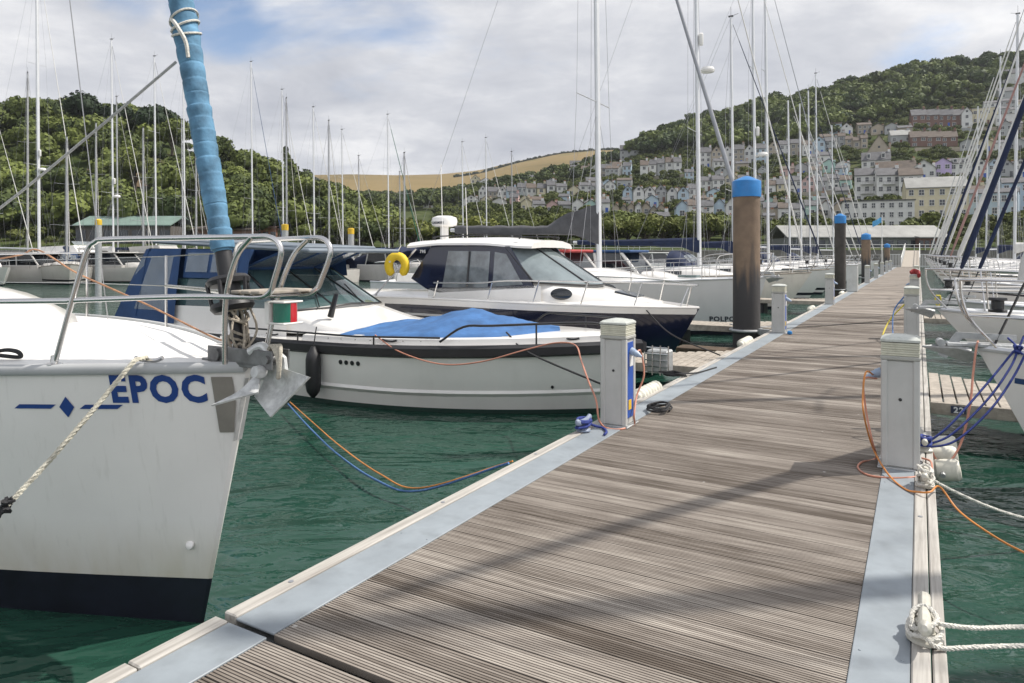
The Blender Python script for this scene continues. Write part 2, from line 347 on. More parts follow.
# ------------------------------------------------------------------ water
mb = MB(); mb.add([(-3000, -300, 0), (3000, -300, 0), (3000, 4000, 0), (-3000, 4000, 0)], [(0, 1, 2, 3)]); tag(mb.build('water', water_m, smooth=0), kind='structure')
# ------------------------------------------------------------------ pontoon
VL, VLw, VLi, VRi, VRw, VR = -2.667, -2.585, -2.343, -.236, -.027, .097
def grooved(u0, u1, v0, v1, org):
    mb = MB(); prof = []; u = u0; BW = .1445; RP = .0155
    while u < u1-.01:
        e = min(u+BW, u1); prof += [(u, -.03), (u+.0005, 0)]
        x = u+.010
        while x < e-.022:
            prof += [(x, 0), (x+.0012, -.004), (x+.0048, -.004), (x+.006, 0)]; x += RP
        prof += [(e-.0095, 0), (e-.009, -.03)]; u += BW
    rows = [[(v0, y-org, z) for y, z in prof], [(v1, y-org, z) for y, z in prof]]
    mb.loft(rows); return mb
def flat_boards(u0, u1, v0, v1, org):
    mb = MB(); u = u0
    while u < u1-.01:
        e = min(u+.1445, u1); mb.add([(v0, u-org, 0), (v1, u-org, 0), (v1, e-org-.007, 0), (v0, e-org-.007, 0)], [(0, 1, 2, 3)])
        mb.add([(v0, e-org-.007, -.012), (v1, e-org-.007, -.012), (v1, e-org, -.012), (v0, e-org, -.012)], [(0, 1, 2, 3)]); u += .1445
    return mb
secs = [(-3.2, 2.005, 'weathered grooved timber pontoon section nearest the camera, cut off by the picture edge', True), (2.04, 21.0, 'long grooved timber pontoon section between the two nearest service posts', True),
        (21.03, 45, 'pontoon section beside the plain grey cabinet', False), (45.03, 70, 'far narrow-looking pontoon section beyond the third blue-capped pile', False), (70.03, 97, 'farthest pontoon section leading to the white-railed gangway', False)]
for i, (a, b, lab, near) in enumerate(secs):
    t = thing('pontoon', lab, 'pontoon', P(0, a), RL, 'sections of the main walkway pontoon')
    mb = (grooved if near else flat_boards)(a, b, VLi+.001, VRi-.001, a); d = mb.build('deck', deck_m, t, smooth=0, fix=False)
    # make sure deck normals are up
    if near: d.data.flip_normals() if d.data.polygons[2].normal.z < 0 else None
    for (x0, x1) in ((VLw, VLi), (VRi, VRw)):
        m2 = MB(); m2.box(((x0+x1)/2, (b-a)/2, .0), (x1-x0-.003, b-a, .012), bev=.003)
        if near:
            y = 1.1
            while y < b-a:
                for xx in (x0+.03, x1-.03): m2.lathe([(.006, .0062), (.005, .009), (.001, .010)], (xx, y, 0), 8)
                y += 2.4
        m2.build('metal_strip', strip_m, t)
    for (x0, x1, sd_) in ((VL, VLw, -1), (VRw, VR, 1)):
        m2 = MB(); y = 0
        while y < b-a-.01:
            e = min(y+4.8, b-a)
            if sd_ > 0: m2.box(((x0+.068/2), (y+e)/2, -.045), (.066, e-y-.006, .12), bev=.006); m2.box((x1-.026, (y+e)/2, -.062), (.050, e-y-.006, .14), bev=.006)
            else: m2.box(((x0+x1)/2, (y+e)/2, -.045), (x1-x0-.002, e-y-.006, .12), bev=.006)
            y = e
        k = m2.build('timber_edge', kerb_m, t)
        if near:
            y = .35
            while y < b-a: m3 = MB(); m3.lathe([(.013, .0152), (.013, .018), (.004, .0185)], ((x0+.034 if sd_ > 0 else (x0+x1)/2), y, 0), 10); m3.build('bolt', alumd, k); y += 1.25
    m2 = MB(); m2.box(((VL+VR)/2, (b-a)/2, -.17), (VR-VL-.12, b-a-.02, .24)); m2.build('frame', galv, t)
    m2 = MB(); y = 1.2
    while y < b-a-.5:
        for x in (VL+.55, VR-.55): m2.box((x, y, -.47), (.85, 1.7, .36), bev=.04)
        y += 2.4
    m2.build('float', mat('float_concrete', (.16, .16, .15), .9, var=.3), t)
# ------------------------------------------------------------------ service posts
def pedestal_proto(blue, cable_side):
    t = thing('service_post', 'x', 'service post', (0, 0, 0), RL)
    W_ = .25; H_ = .80
    b = MB(); b.box((0, 0, H_/2+.012), (W_-.02, W_-.02, H_), bev=.012)
    for sx in (-1, 1):
        for sy in (-1, 1): b.box((sx*(W_/2-.02), sy*(W_/2-.02), H_/2+.014), (.046, .046, H_), bev=.008)
    b.build('body', pedg, t)
    b = MB(); b.box((0, 0, .008), (W_+.05, W_+.05, .014), bev=.004)
    for sx in (-1, 1):
        for sy in (-1, 1): b.lathe([(.009, .015), (.009, .024), (.003, .026)], (sx*(W_/2+.012), sy*(W_/2+.012), 0), 8)
    b.build('base_plate', galv, t)
    b = MB(); b.box((0, 0, H_+.026), (W_+.012, W_+.012, .03), bev=.006); b.build('collar', mat('grey_collar', (.36, .36, .33), .6, dirt=.3), t)
    b = MB()
    for k in range(6): b.box((0, 0, H_+.050+k*.0165), (W_+.002+.004*(k % 2), W_+.002+.004*(k % 2), .0162), bev=.004)
    ln = b.build('lens', capm, t)
    b = MB(); w2 = W_/2+.006; z0 = H_+.147
    b.loft([[(-w2, -w2, z0), (w2, -w2, z0), (w2, w2, z0), (-w2, w2, z0)], [(-w2, -w2, z0+.016), (w2, -w2, z0+.016), (w2, w2, z0+.016), (-w2, w2, z0+.016)],
            [(-w2*.82, -w2*.82, z0+.034), (w2*.82, -w2*.82, z0+.034), (w2*.82, w2*.82, z0+.034), (-w2*.82, w2*.82, z0+.034)], [(-.03, -.03, z0+.05), (.03, -.03, z0+.05), (.03, .03, z0+.05), (-.03, .03, z0+.05)]], ring=True, caps=True); b.build('lid', capt, t)
    for s in ((1,) if blue else (cable_side,)):
        b = MB(); b.box((s*(W_/2-.004), 0, .43), (.006, .15, .70), bev=.002); pn = b.build('panel', signblue if (blue and s > 0) else pedg, t)
        if blue and s > 0:
            b = MB(); b.box((s*(W_/2+.001), -.02, .20), (.004, .07, .09)); b.build('sticker', yelcap, pn)
            b = MB(); b.box((s*(W_/2+.001), .02, .62), (.004, .09, .13)); b.build('sticker', mat('white_sticker', (.7, .7, .7), .5), pn)
        sk = MB(); R = Matrix.Rotation(s*math.radians(115), 3, 'Y'); sk.lathe([(.036, 0), (.036, .04), (.030, .042), (.030, .07), (.016, .10), (.010, .12)], (s*(W_/2), 0, .70), 12, R=R); sk.build('socket', mat('blue_grey_plug', (.30, .38, .50), .4, var=.1), t)
    b = MB(); b.lathe([(.012, 0), (.012, .004), (.004, .006)], (0, -(W_/2-.009), .52), 10, R=Matrix.Rotation(math.radians(90), 3, 'X')); b.build('lock', blackm, t)
    return t
pa = pedestal_proto(True, 1); pa.location = P(-2.45, 6.2); tag(pa, 'grey service post with blue side panel, beside the white boat with blue cover', group='service posts along the pontoon')
pb = pedestal_proto(False, -1); pb.location = P(-.12, 6.05); tag(pb, 'grey service post nearest on the right edge, orange cable plugged in its side', group='service posts along the pontoon')
LU = [(15.0, 'grey service post just behind the big brown pile with blue cap'), (24.3, 'grey service post before the plain cabinet, left edge of the pontoon'), (43, 'grey service post right after the third blue-capped pile'),
      (52, 'small far service post on the left edge, second beyond the grey cabinet'), (61, 'small far service post on the left edge, third beyond the grey cabinet'), (70, 'small far service post on the left edge, fourth beyond the grey cabinet'), (79, 'farthest tiny service post on the left edge near the gangway')]
for u, lab in LU: c = copy_tree(pa); c.location = P(-2.45, u); c['label'] = lab
for u, lab in [(15.3, 'second grey service post on the right edge, blue and yellow lines hanging on it'), (24.5, 'grey service post on the right edge with red cloth on its lid'), (33.5, 'small service post on the right edge, fourth from the camera'), (43, 'small service post on the right edge, fifth from the camera')]:
    c = copy_tree(pb); c.location = P(-.12, u); c['label'] = lab
t = thing('cabinet', 'plain tall light grey box cabinet on left edge of the pontoon', 'cabinet', P(-2.45, 33), RL)
b = MB(); b.box((0, 0, .56), (.42, .36, 1.10), bev=.012); b.build('body', mat('light_grey_cabinet', (.55, .56, .54), .5, dirt=.1), t)
b = MB(); b.box((0, 0, 1.125), (.46, .40, .03), bev=.006); b.build('lid', pedg, t)
b = MB(); b.box((.213, 0, .56), (.006, .28, .9), bev=.002); b.build('door', pedg, t)
b = MB(); tube = cr([P(-.2, 24.45, 1.50), P(-.12, 24.5, 1.56), P(-.02, 24.4, 1.54), P(0, 24.3, 1.45)], 4); b.tube(tube, [.05]*len(tube), 8, sq=2.0); tag(b.build('cloth', canr, center=True), 'crumpled red cloth lying on a service post lid', 'cloth')
# ------------------------------------------------------------------ piles
pile_dark = mat('dark_tarred_pile', (.055, .048, .042), .75, var=.35, vs=2.5, bump=.4, bs=20, dirt=.3)
for (px, Y, ty, r, lab) in [(746.5, 15.2, 176, .285, 'big brown mooring pile with bright blue cap nearest the camera'), (840.2, 32.4, 213.5, .24, 'dark mooring pile with blue cap beside the grey cabinet'),
                       (866, 48.5, 233, .29, 'brown mooring pile with blue cap, third along the pontoon'), (887, 79, 243.5, .30, 'far mooring pile with blue cap near the gangway')]:
    X = (px-512)/F*Y; top = CAMZ+(HZ-ty)/F*Y
    t = thing('mooring_pile', lab, 'pile', (X, Y, -.5), 0, 'blue-capped mooring piles')
    ch = .30
    b = MB(); b.lathe([(r*1.01, 0), (r, 1.2), (r*.985, top+.5-ch)], seg=32); b.build('shaft', pile_dark if Y > 30 and Y < 40 else pile_m, t)
    ct = top+.5
    b = MB(); b.lathe([(r*1.06, ct-ch-.16*ch/.3), (r*1.06, ct-.13), (r*1.02, ct-.11), (r*.3, ct-.015), (.02, ct)], seg=32); b.build('cap', bluecap, t)
    b = MB(); b.tube([(math.cos(a)*(r+.05), math.sin(a)*(r+.05), .95) for a in np.linspace(0, 2*math.pi, 17)[:-1]], .035, 8, closed=True)
    for k in range(3): a = math.radians([20, 95, -60][k]); b.box((math.cos(a)*(r+.30), math.sin(a)*(r+.30), .95), (.5, .08, .12), R=Matrix.Rotation(a, 3, 'Z'))
    b.build('guide_ring', galv, t)
b = MB(); c0 = P(-3.75, 14.6, 0)
for k in range(3): b.box(P(-3.75+.0, 14.2+k*.17, .11-.0*k), (1.15, .15, .16), R=Matrix.Rotation(RL, 3, 'Z'), bev=.015)
tag(b.build('timber_raft', mat('dark_wet_timber', (.10, .07, .045), .8, var=.4, bump=.5), center=True), 'small dark timber float lying in the water against the big pile', 'timber float')
# ------------------------------------------------------------------ kerb fenders (cream ribbed bumpers on the left edge)
def bumper(u, L_, lab):
    t = thing('dock_fender', lab, 'dock fender', P(-2.70, u, .50), RL, 'cream ribbed fenders on the pontoon edge')
    b = MB(); rows = []; n = 73
    for i in range(n):
        s = i/(n-1); r = .085*(1-.34*(math.sin(s*math.pi*8)**4))*(min(1, s*9, (1-s)*9)**.5*.6+.4)
        rows.append([(r*math.cos(a)*1.0, (s-.5)*L_, .01+r*math.sin(a)*1.05) for a in np.linspace(0, 2*math.pi, 13)[:-1]])
    b.loft(rows, ring=True, caps=True); b.build('roll', fend, t, smooth=60)
    b = MB(); b.box((-.0, 0, -.10), (.03, L_*.95, .10), bev=.005); b.build('bracket', galv, t)
bumper(7.75, .75, 'cream ribbed plastic fender on the pontoon edge, just behind the blue-panelled post')
bumper(13.0, .80, 'cream ribbed plastic fender on the pontoon edge at the foot of the big pile')
bumper(21.9, .8, 'cream ribbed plastic fender on the pontoon edge between the second and third left posts')
bumper(31.2, .8, 'small far cream fender on the pontoon edge before the grey cabinet')
# ------------------------------------------------------------------ cleats and ropes on them
def cleat(v, u, lab, m, s=1.0, rz=0):
    t = thing('cleat', lab, 'cleat', P(v, u, DZ+.016), RL+rz, 'mooring cleats')
    b = MB(); b.lathe([(.055*s, 0), (.055*s, .012), (.03*s, .03*s), (.028*s, .06*s)], (0, .0, 0), 14); b.build('base', m, t)
    b = MB(); b.tube(cr([(0, -.13*s, .095*s), (0, -.06*s, .072*s), (0, .06*s, .072*s), (0, .13*s, .095*s)], 5), [.008*s]+[.02*s]*14+[.008*s], 10, sq=1.2); b.build('horn', m, t)
def wraps(c, n, r, h, th, m, name, lab, seed=1, gap=.5):
    rnd = random.Random(seed); pts = []
    for i in range(n*8+1):
        a = i/8*2*math.pi; k = i/(n*8)
        pts.append(Vector((math.cos(a)*r*(1+.25*rnd.uniform(-1, 1)), math.sin(a)*r*1.5*(1+.25*rnd.uniform(-1, 1)), h*(.25+.75*(math.sin(a*.5+seed)*.5+.5))*(.6+.6*rnd.random()))))
    pts = [Matrix.Rotation(RL, 3, 'Z') @ p + Vector(c) for p in pts]
    b = MB(); b.tube(cr(pts, 4), th, 8); return pts
cream_cl = mat('cream_painted_cleat', (.55, .53, .46), .45, var=.15, vs=20, dirt=.2)
def strand_rope(pts, r, m, mb=None, tw=6.0):
    # three laid strands twisted round each other
    mb = mb or MB(); pts = [Vector(p) for p in pts]
    d = 0; path = []; 
    for i, p in enumerate(pts):
        if i: d += (p-pts[i-1]).length
        path.append((p, d))
    tot = d; n = max(8, int(tot/(r*1.6))); n = min(n, 420); samples = []; j = 0
    for i in range(n+1):
        s = tot*i/n
        while j < len(path)-2 and path[j+1][1] < s: j += 1
        a, b_ = path[j], path[j+1]; f = (s-a[1])/max(1e-9, b_[1]-a[1]); samples.append((a[0].lerp(b_[0], f), s))
    for k in range(3):
        q = []; prev = None
        for i, (p, s) in enumerate(samples):
            t = samples[min(i+1, n)][0]-samples[max(i-1, 0)][0]; t.normalize()
            u = (t.cross(Vector((0, 0, 1))) if abs(t.z) < .95 else t.cross(Vector((1, 0, 0)))).normalized()
            if prev is not None: u = (prev-t*prev.dot(t)).normalized()
            prev = u; v = t.cross(u); a = 2*math.pi*(s/(r*tw)+k/3); q.append(p+(u*math.cos(a)+v*math.sin(a))*r*.48)
        mb.tube(q, r*.60, 5)
    return mb
# white cleat right foreground with laid white ropes
cw = G(925, 636, DZ+.02); uw = cw.x*.5026+cw.y*.8645; vw = cw.x*.8645-cw.y*.5026
cleat(.02, uw-.02, 'cream cleat in the right foreground wrapped in laid white rope', cream_cl, 1.25)
b = MB(); cc = P(.02, uw-.02, DZ+.016)
rot = Matrix.Rotation(RL, 3, 'Z')
pts = [W(1100, 627, 2.94)+Vector((.3, 0, 0)), W(1024, 627, 2.9), W(975, 628, 2.86), W(940, 624, 2.84)]
ring = [(.035, .05, .075), (0, .085, .09), (-.04, .06, .07), (-.05, 0, .05), (-.035, -.055, .06), (.02, -.06, .085), (.045, 0, .10), (.0, .055, .115), (-.045, .02, .09), (-.03, -.05, .045), (.03, -.07, .04), (.06, .0, .05), (.02, .07, .055), (-.05, .05, .05), (-.055, -.05, .035), (.0, -.09, .05)]
pts += [rot @ Vector(p)+cc for p in ring]+[W(940, 648, 2.80), W(980, 647, 2.82), W(1024, 646, 2.84), W(1100, 645, 2.9)+Vector((.3, 0, 0))]
strand_rope(cr(pts, 8), .0105, ropew, b); tag(b.build('mooring_rope', ropew, center=True, smooth=60), 'laid white rope looped round the foreground cleat, both ends running off right', 'mooring rope')
# cleat beside the right post with white rope bundle
cleat(.035, 5.55, 'cleat at the foot of the nearest right post under a white rope bundle', cream_cl, 1.1)
cc = P(.035, 5.55, DZ+.02); b = MB(); rnd = random.Random(4); pts = []
for i in range(52):
    a = i*.93; pts.append(rot @ Vector((math.cos(a)*.045*rnd.uniform(.6, 1.3), math.sin(a)*.085*rnd.uniform(.6, 1.2), .05+.055*math.sin(i*.37)+.03*rnd.random()))+cc)
b = strand_rope(cr(pts, 4), .009, ropew)
strand_rope(sag(cc+Vector((.03, -.02, .05)), W(1060, 525, 5.0), .05), .011, ropew, b)
tag(b.build('mooring_rope', ropew, center=True, smooth=60), 'white rope knotted in a bundle at the right post, running right over the water', 'mooring rope')
# blue rope cleat, right
cleat(.04, 6.55, 'cleat behind the nearest right post holding dark blue lines', cream_cl, 1.1)
# ropes in blue to the right boat bow
R1 = P(.45, 8.0, 1.3)
# left blue cleat
cleat(-2.60, 5.75, 'cleat on the left pontoon edge wound with dark blue rope', mat('blue_grey_cleat', (.22, .26, .34), .5, var=.2), 1.15)
cc = P(-2.60, 5.75, DZ+.02); pts = []; rnd = random.Random(9)
for i in range(34):
    a = i*.85; pts.append(rot @ Vector((math.cos(a)*.05*rnd.uniform(.6, 1.3), math.sin(a)*.12*rnd.uniform(.6, 1.1), .04+.06*(math.sin(i*.4)*.5+.5)))+cc)
pts += [cc+rot @ Vector((.05, .13, .02)), cc+rot @ Vector((.12, .16, .0)), cc+rot @ Vector((.20, .05, .0)), cc+rot @ Vector((.22, -.05, .0))]
b = MB(); b.tube(cr(pts, 4), .012, 7)
b.tube(sag(cc+Vector((-.03, .0, .05)), P(-3.1, 6.6, .12), .03), .011, 7)
tag(b.build('mooring_rope', ropeb, center=True, smooth=60), 'dark blue rope wound round the left edge cleat by the blue-panelled post', 'mooring rope')
# white cylinder fenders at right edge
t = thing('round_fender', 'stack of white round fenders at pontoon edge behind the nearest right post', 'fender', P(.19, 7.0, .26), RL)
for k, (dx, dy, dz, r) in enumerate([(0, .22, .16, .082), (.0, .02, .11, .088), (.01, -.18, .05, .09)]):
    b = MB(); R = Matrix.Rotation(math.radians(90), 3, 'X') @ Matrix.Rotation(0, 3, 'Z')
    b.lathe([(.02, -.10), (r*.8, -.095), (r, -.07), (r, .07), (r*.8, .095), (.02, .10)], (dx, dy, dz), 20, R=Matrix.Rotation(math.radians(80), 3, 'Y')); b.build('roller', fend, t)
b = MB(); b.tube([(-.02, .34, .18), (-.02, -.30, .03)], .02); b.build('axle', galv, t)
# ------------------------------------------------------------------ cables
def cable(name, pts, r, m, lab, cat='cable', n=8, seg=6):
    b = MB(); b.tube(cr(pts, n), r, seg); return tag(b.build(name, m, center=True, smooth=60), lab, cat)
cpl = P(-.12-.27, 6.05, .5+.70-.10)
cable('power_cable', [P(-.30, 6.05, 1.17), W(866, 372, 5.2), W(863, 392, 5.15), W(864, 415, 5.05), G(873, 448, .62), G(888, 474, .53), G(905, 489, .512), G(918, 492, .53), G(930, 492, .55), G(940, 487, .54), W(960, 512, 4.55), W(1000, 540, 4.2), W(1040, 560, 4.0)], .0065, ropeo, 'orange power cable from right post over the pontoon edge and off right')
cable('power_cable', [P(-.28, 6.02, 1.15), W(864, 380, 5.25), W(866, 410, 5.25), W(872, 440, 5.2), G(876, 458, .51), G(862, 462, .508), G(858, 468, .508), G(868, 475, .508), G(890, 478, .508), G(915, 477, .508), G(930, 474, .52), G(931, 462, .53), G(922, 458, .53)], .0075, ropep, 'dull pink cable looped on the deck at the nearest right post')
cable('power_cable', [W(930, 447, 5.9), W(937, 460, 5.85), W(950, 461, 5.8), W(962, 440, 5.85), W(970, 405, 5.9), W(973, 375, 6.0), W(976, 350, 6.1), W(978, 341, 6.4)], .009, ropep, 'pink cable rising from the pontoon edge to the near right bow')
for k, (q, lab) in enumerate([([W(924, 445, 5.75), W(950, 425, 5.75), W(985, 386, 5.85), W(1008, 358, 5.95), W(1016, 347, 5.98), W(1008, 338, 6.12)], 'upper dark blue mooring line to the near right bow'), ([W(924, 448, 5.75), W(955, 441, 5.68), W(990, 410, 5.7), W(1014, 376, 5.8), W(1030, 345, 5.85), W(1040, 334, 5.95)], 'lower sagging dark blue mooring line to the near right bow'), ([W(924, 446, 5.75), W(952, 434, 5.72), W(988, 399, 5.78), W(1010, 368, 5.88), W(1018, 350, 5.95), W(1024, 336, 6.0)], 'middle dark blue mooring line to the near right bow')]):
    cable('mooring_rope', q, .009, ropeb, lab, 'mooring rope')
b = MB(); rnd = random.Random(31); b.tube(cr([W(1016, 349, 5.95)+Vector((rnd.uniform(-.035, .035), rnd.uniform(-.03, .03), rnd.uniform(-.04, .04))) for i in range(16)], 4), .010, 7)
tag(b.build('rope_knot', ropeb, center=True, smooth=60), 'dark blue knot where the lines meet at the near right bow', 'rope knot')
b = MB(); pts = []; rnd = random.Random(3); cc = P(.04, 6.55, DZ+.03)
for i in range(26):
    a = i*.9; pts.append(rot @ Vector((math.cos(a)*.04*rnd.uniform(.6, 1.3), math.sin(a)*.09*rnd.uniform(.6, 1.1), .04+.06*(math.sin(i*.4)*.5+.5)))+cc)
b.tube(cr(pts, 4), .012, 7); tag(b.build('rope_turns', ropeb, center=True, smooth=60), 'dark blue rope turns wound on the cleat behind the nearest right post', 'mooring rope')
# left post cables
cable('power_cable', [P(-2.30, 6.3, 1.18), W(641, 352, 6.75), W(644, 375, 6.7), W(637, 395, 6.65), W(634, 415, 6.5), G(634, 424, .508), G(622, 429, .508), G(607, 428, .508), W(599, 420, 6.4), W(596, 400, 6.5), W(588, 380, 6.9), W(581, 360, 7.5), W(575, 345, 8.1), W(555, 343, 8.35), W(525, 350, 8.45), W(480, 362, 8.62), W(440, 364, 8.85), W(400, 352, 9.1), W(375, 335, 9.45)], .009, ropep, 'pink cable from the blue-panelled post draped along the white boat side')
pts = []; rnd = random.Random(5)
for i in range(30): a = i*.8; pts.append(P(-2.28+.10*math.cos(a)*rnd.uniform(.7, 1.2), 6.9+.20*math.sin(a)*rnd.uniform(.7, 1.2), .52+.05*i/30))
cable('cable_coil', pts, .010, ropek, 'small coil of black cable lying behind the blue-panelled post', 'cable coil', 4)
pts = []
for i in range(24): a = i*.8; pts.append(P(-2.75+.16*math.cos(a)*rnd.uniform(.7, 1.2), 8.9+.10*math.sin(a)*rnd.uniform(.7, 1.2), .53+.04*i/24))
pts += [P(-2.55, 9.3, .52), P(-2.45, 9.9, .515)]
cable('cable_coil', pts, .011, ropek, 'loose black rope heap on the pontoon edge in front of the navy boat', 'rope', 4)
# blue and orange lines from the white bow to the pontoon (sagging into the water)
cable('mooring_rope', [W(290, 402, 9.2), W(310, 420, 8.2), W(340, 446, 7.1), W(380, 474, 6.2), W(420, 488, 5.8), P(-2.68, 4.62, .52)], .007, ropeo, 'orange line sagging over green water between two left bows', 'mooring rope')
cable('mooring_rope', [W(288, 404, 9.2), W(306, 424, 8.2), W(335, 452, 7.1), W(374, 479, 6.2), W(418, 491, 5.8), P(-2.68, 4.56, .52)], .010, ropel, 'blue line hanging beside the orange one over green water', 'mooring rope')
# blue and yellow lines on the second right post, dark strand for a thin shadow on deck
cable('power_cable', [P(-.24, 15.2, 1.30), P(-.40, 15.0, 1.05), P(-.42, 14.7, .75), P(-.38, 14.2, .53), P(-.30, 14.0, .51)], .012, ropel, 'light blue cable hanging on the second right post')
cable('power_cable', [P(-.24, 15.1, 1.15), P(-.48, 14.9, .85), P(-.58, 14.3, .55), P(-.45, 13.5, .51), P(-.34, 13.3, .51)], .012, ropey, 'yellow cable hanging on the second right post')
cable('mooring_rope', [P(-2.5, 15.6, .53), P(-1.4, 17.5, .515), P(-.3, 19.5, .515)], .008, ropek, 'thin shadow line drawn as a dark strand across the deck beyond the second posts', 'rope', 3)  # black strand laid where a thin shadow crosses the boards
b = MB(); b.lathe([(.03, 0), (.05, .02), (.045, .06), (.02, .075)], P(-2.22, 14.8, .50), 12); tag(b.build('float_ball', bluecap, center=True), 'small blue plastic float at the foot of the second left post', 'float')
# ------------------------------------------------------------------ finger pontoons
def finger(u0, u1, L_, side, lab, number=None, wide=2.2):
    v0 = VR+.01 if side > 0 else VL-.01
    t = thing('finger_pontoon', lab, 'finger pontoon', P(v0, u0, DZ-.03), RL if side > 0 else RL+math.pi)
    W_ = u1-u0; s = 1 if side > 0 else -1
    def yy(a): return a if side > 0 else -a
    def wid(x): return W_+(wide-W_)*max(0, 1-x/1.3)
    b = MB(); x = 0.0                       # planks laid across the finger
    while x < L_-.01:
        wd = wid(x+.06); b.box((x+.06, yy(wd/2), 0), (.112, wd-.01, .03), bev=.004); x += .128
    b.build('deck', timb, t)
    b = MB(); b.box((L_/2, yy(-.02), -.05), (L_, .04, .13), bev=.004); b.box((L_/2, yy(W_+.01), -.05-.03), (L_, .03, .13), bev=.004); fr = b.build('frame', timb, t)
    b = MB(); b.box((L_/2+1, yy(W_/2), -.33), (L_-2.2, W_-.1, .40), bev=.05); b.build('float', blackr, t)
    if number:
        b = MB(); b.box((.26, yy(-.045), -.045), (.14, .006, .08), bev=.001); pl = b.build('number_plate', mat('dark_blue_plate', (.03, .04, .08), .5), t)
        text_on(number, .085, lambda x, y: (.215+x, yy(-.0495), -.075+y), 'number', mat('white_paint', (.75, .75, .75), .5), pl, sx=1)
    return t
finger(8.95, 10.1, 8, 1, 'weathered finger pontoon on the right with number plate 22', '22', 2.2)
finger(10.0, 10.9, 9, -1, 'finger pontoon between the blue-covered white boat and the navy cruiser', None, 2.0)
finger(19.9+.6, 21.4, 9, 1, 'finger pontoon on the right beyond the second bow', None, 2.0)
finger(16.0, 16.9, 9, -1, 'finger pontoon behind the big blue-capped pile', None, 2.0)
finger(26.0, 26.9, 9, -1, 'finger pontoon beyond the third left post', None, 2.0)
# metal box / hoist frame at the finger root
t = thing('equipment_frame', 'grey metal grid box standing at finger root behind the blue-panelled post', 'metal frame', P(-3.05, 9.25, .45), RL)
b = MB(); b.box((0, 0, .20), (.30, .24, .30), bev=.02); b.build('box', galv, t)
b = MB()
for k in range(5): b.tube([(-.17, -.14, .05+k*.085), (.17, -.14, .05+k*.085)], .009)
for k in range(4): b.tube([(-.165+k*.11, -.145, .02), (-.165+k*.11, -.145, .42)], .009)
b.build('grille', steel, t)
# ------------------------------------------------------------------ boats
def sst(x): x = max(0, min(1, x)); return x*x*(3-2*x)
class Hull:
    def __init__(s, L, B, Fb, Fs, rake=.4, tw=.75, fl0=.5, fl1=.10, tm=.55, p=2.2, zb=-.3, Fm=None, sw=.012):
        s.sw = sw
        s.L, s.B, s.Fb, s.Fs, s.rake, s.tw, s.fl0, s.fl1, s.tm, s.p, s.zb = L, B, Fb, Fs, rake, tw, fl0, fl1, tm, p, zb
        s.Fm = Fm if Fm else (Fb+Fs)/2-.08
    def bd(s, t):
        if t <= s.tm: return s.sw+s.B/2*(1-(1-t/s.tm)**s.p)
        return s.B/2*(1-(1-s.tw)*((t-s.tm)/(1-s.tm))**2)
    def sheer(s, t): return s.Fb*(1-t)*(1-2*t)+4*t*(1-t)*s.Fm+s.Fs*t*(2*t-1)
    def at(s, t, z, side=1):
        S = s.sheer(t); w_ = (S-z)/(S-s.zb); k = 1-(s.fl0+(s.fl1-s.fl0)*min(1, t*2.2)**.6)*max(0, w_)**1.5
        return Vector((-s.L*t-s.rake*w_*(1-t)**4, side*s.bd(t)*k, z))
    def surf(s, x, z, side=1, off=0):
        t = max(0, -x/s.L)
        for _ in range(12): t = max(0, t-(x-s.at(t, z).x)*-1/s.L*.8) if False else max(0, min(1, t+(s.at(t, z).x-x)/s.L))
        p = s.at(t, z, side)
        if off:
            a = s.at(t+.01, z, side)-p; b = s.at(t, z+.02, side)-p; n = a.cross(b).normalized()
            if n.y*side < 0: n = -n
            p = p+n*off
        return p
    def mesh(s, bands, n=36):
        # bands: list of (z_top or None for sheer, material) from top to bottom; last goes to zb
        mb = MB(); ts = [(i/n)**1.5 for i in range(n+1)]
        for side in (1, -1):
            for bi in range(len(bands)):
                zt, mi = bands[bi]; zbm = bands[bi+1][0] if bi+1 < len(bands) else s.zb
                rows = []; sub = 6 if bi == 0 else 2
                for t in ts:
                    S = s.sheer(t); top = S if zt is None else zt; bot = zbm
                    rows.append([s.at(t, top+(bot-top)*k/sub, side) for k in range(sub+1)])
                mb.loft(rows, mi)
        # rounded stem joining the two sides, then the transom
        for bi in range(len(bands)):
            zt, mi = bands[bi]; zbm = bands[bi+1][0] if bi+1 < len(bands) else s.zb; top = s.sheer(0) if zt is None else zt
            mb.loft([[s.at(0, top+(zbm-top)*k/6, q)+Vector((.012*(1-q*q), 0, 0)) if abs(q) == 1 else Vector((s.at(0, top+(zbm-top)*k/6, 1).x+.014, 0, top+(zbm-top)*k/6)) for k in range(7)] for q in (1, 0, -1)], mi)
        a = [s.at(1, s.sheer(1)+(s.zb-s.sheer(1))*k/4, 1) for k in range(5)]; b = [s.at(1, s.sheer(1)+(s.zb-s.sheer(1))*k/4, -1) for k in range(5)]
        mb.loft([a, b], bands[0][1]); 
        return mb
    def deck(s, camber=.06, inset=.0, n=30, dz=-.02, t0=0, t1=1):
        mb = MB(); rows = []
        for i in range(n+1):
            t = t0+(t1-t0)*(i/n)**1.3; b = s.bd(t)-inset; row = []
            for k in range(9):
                q = -1+k/4; row.append((-s.L*t, max(b, 0)*q, s.sheer(t)+dz+camber*(1-q*q)*min(1, b)))
            rows.append(row)
        mb.loft(rows); return mb
    def rail(s, r, dz=.0, inset=0, t1=1, side=None, seg=6, n=40, sq=1, mb=None, t0=0):
        mb = mb or MB()
        for sd_ in ((1, -1) if side is None else (side,)):
            pts = []
            for i in range(n+1):
                t = t0+(t1-t0)*(i/n)**1.4; pts.append((-s.L*t, sd_*max(0, s.bd(t)-inset), s.sheer(t)+dz))
            mb.tube(pts, r, seg, sq=sq)
        return mb
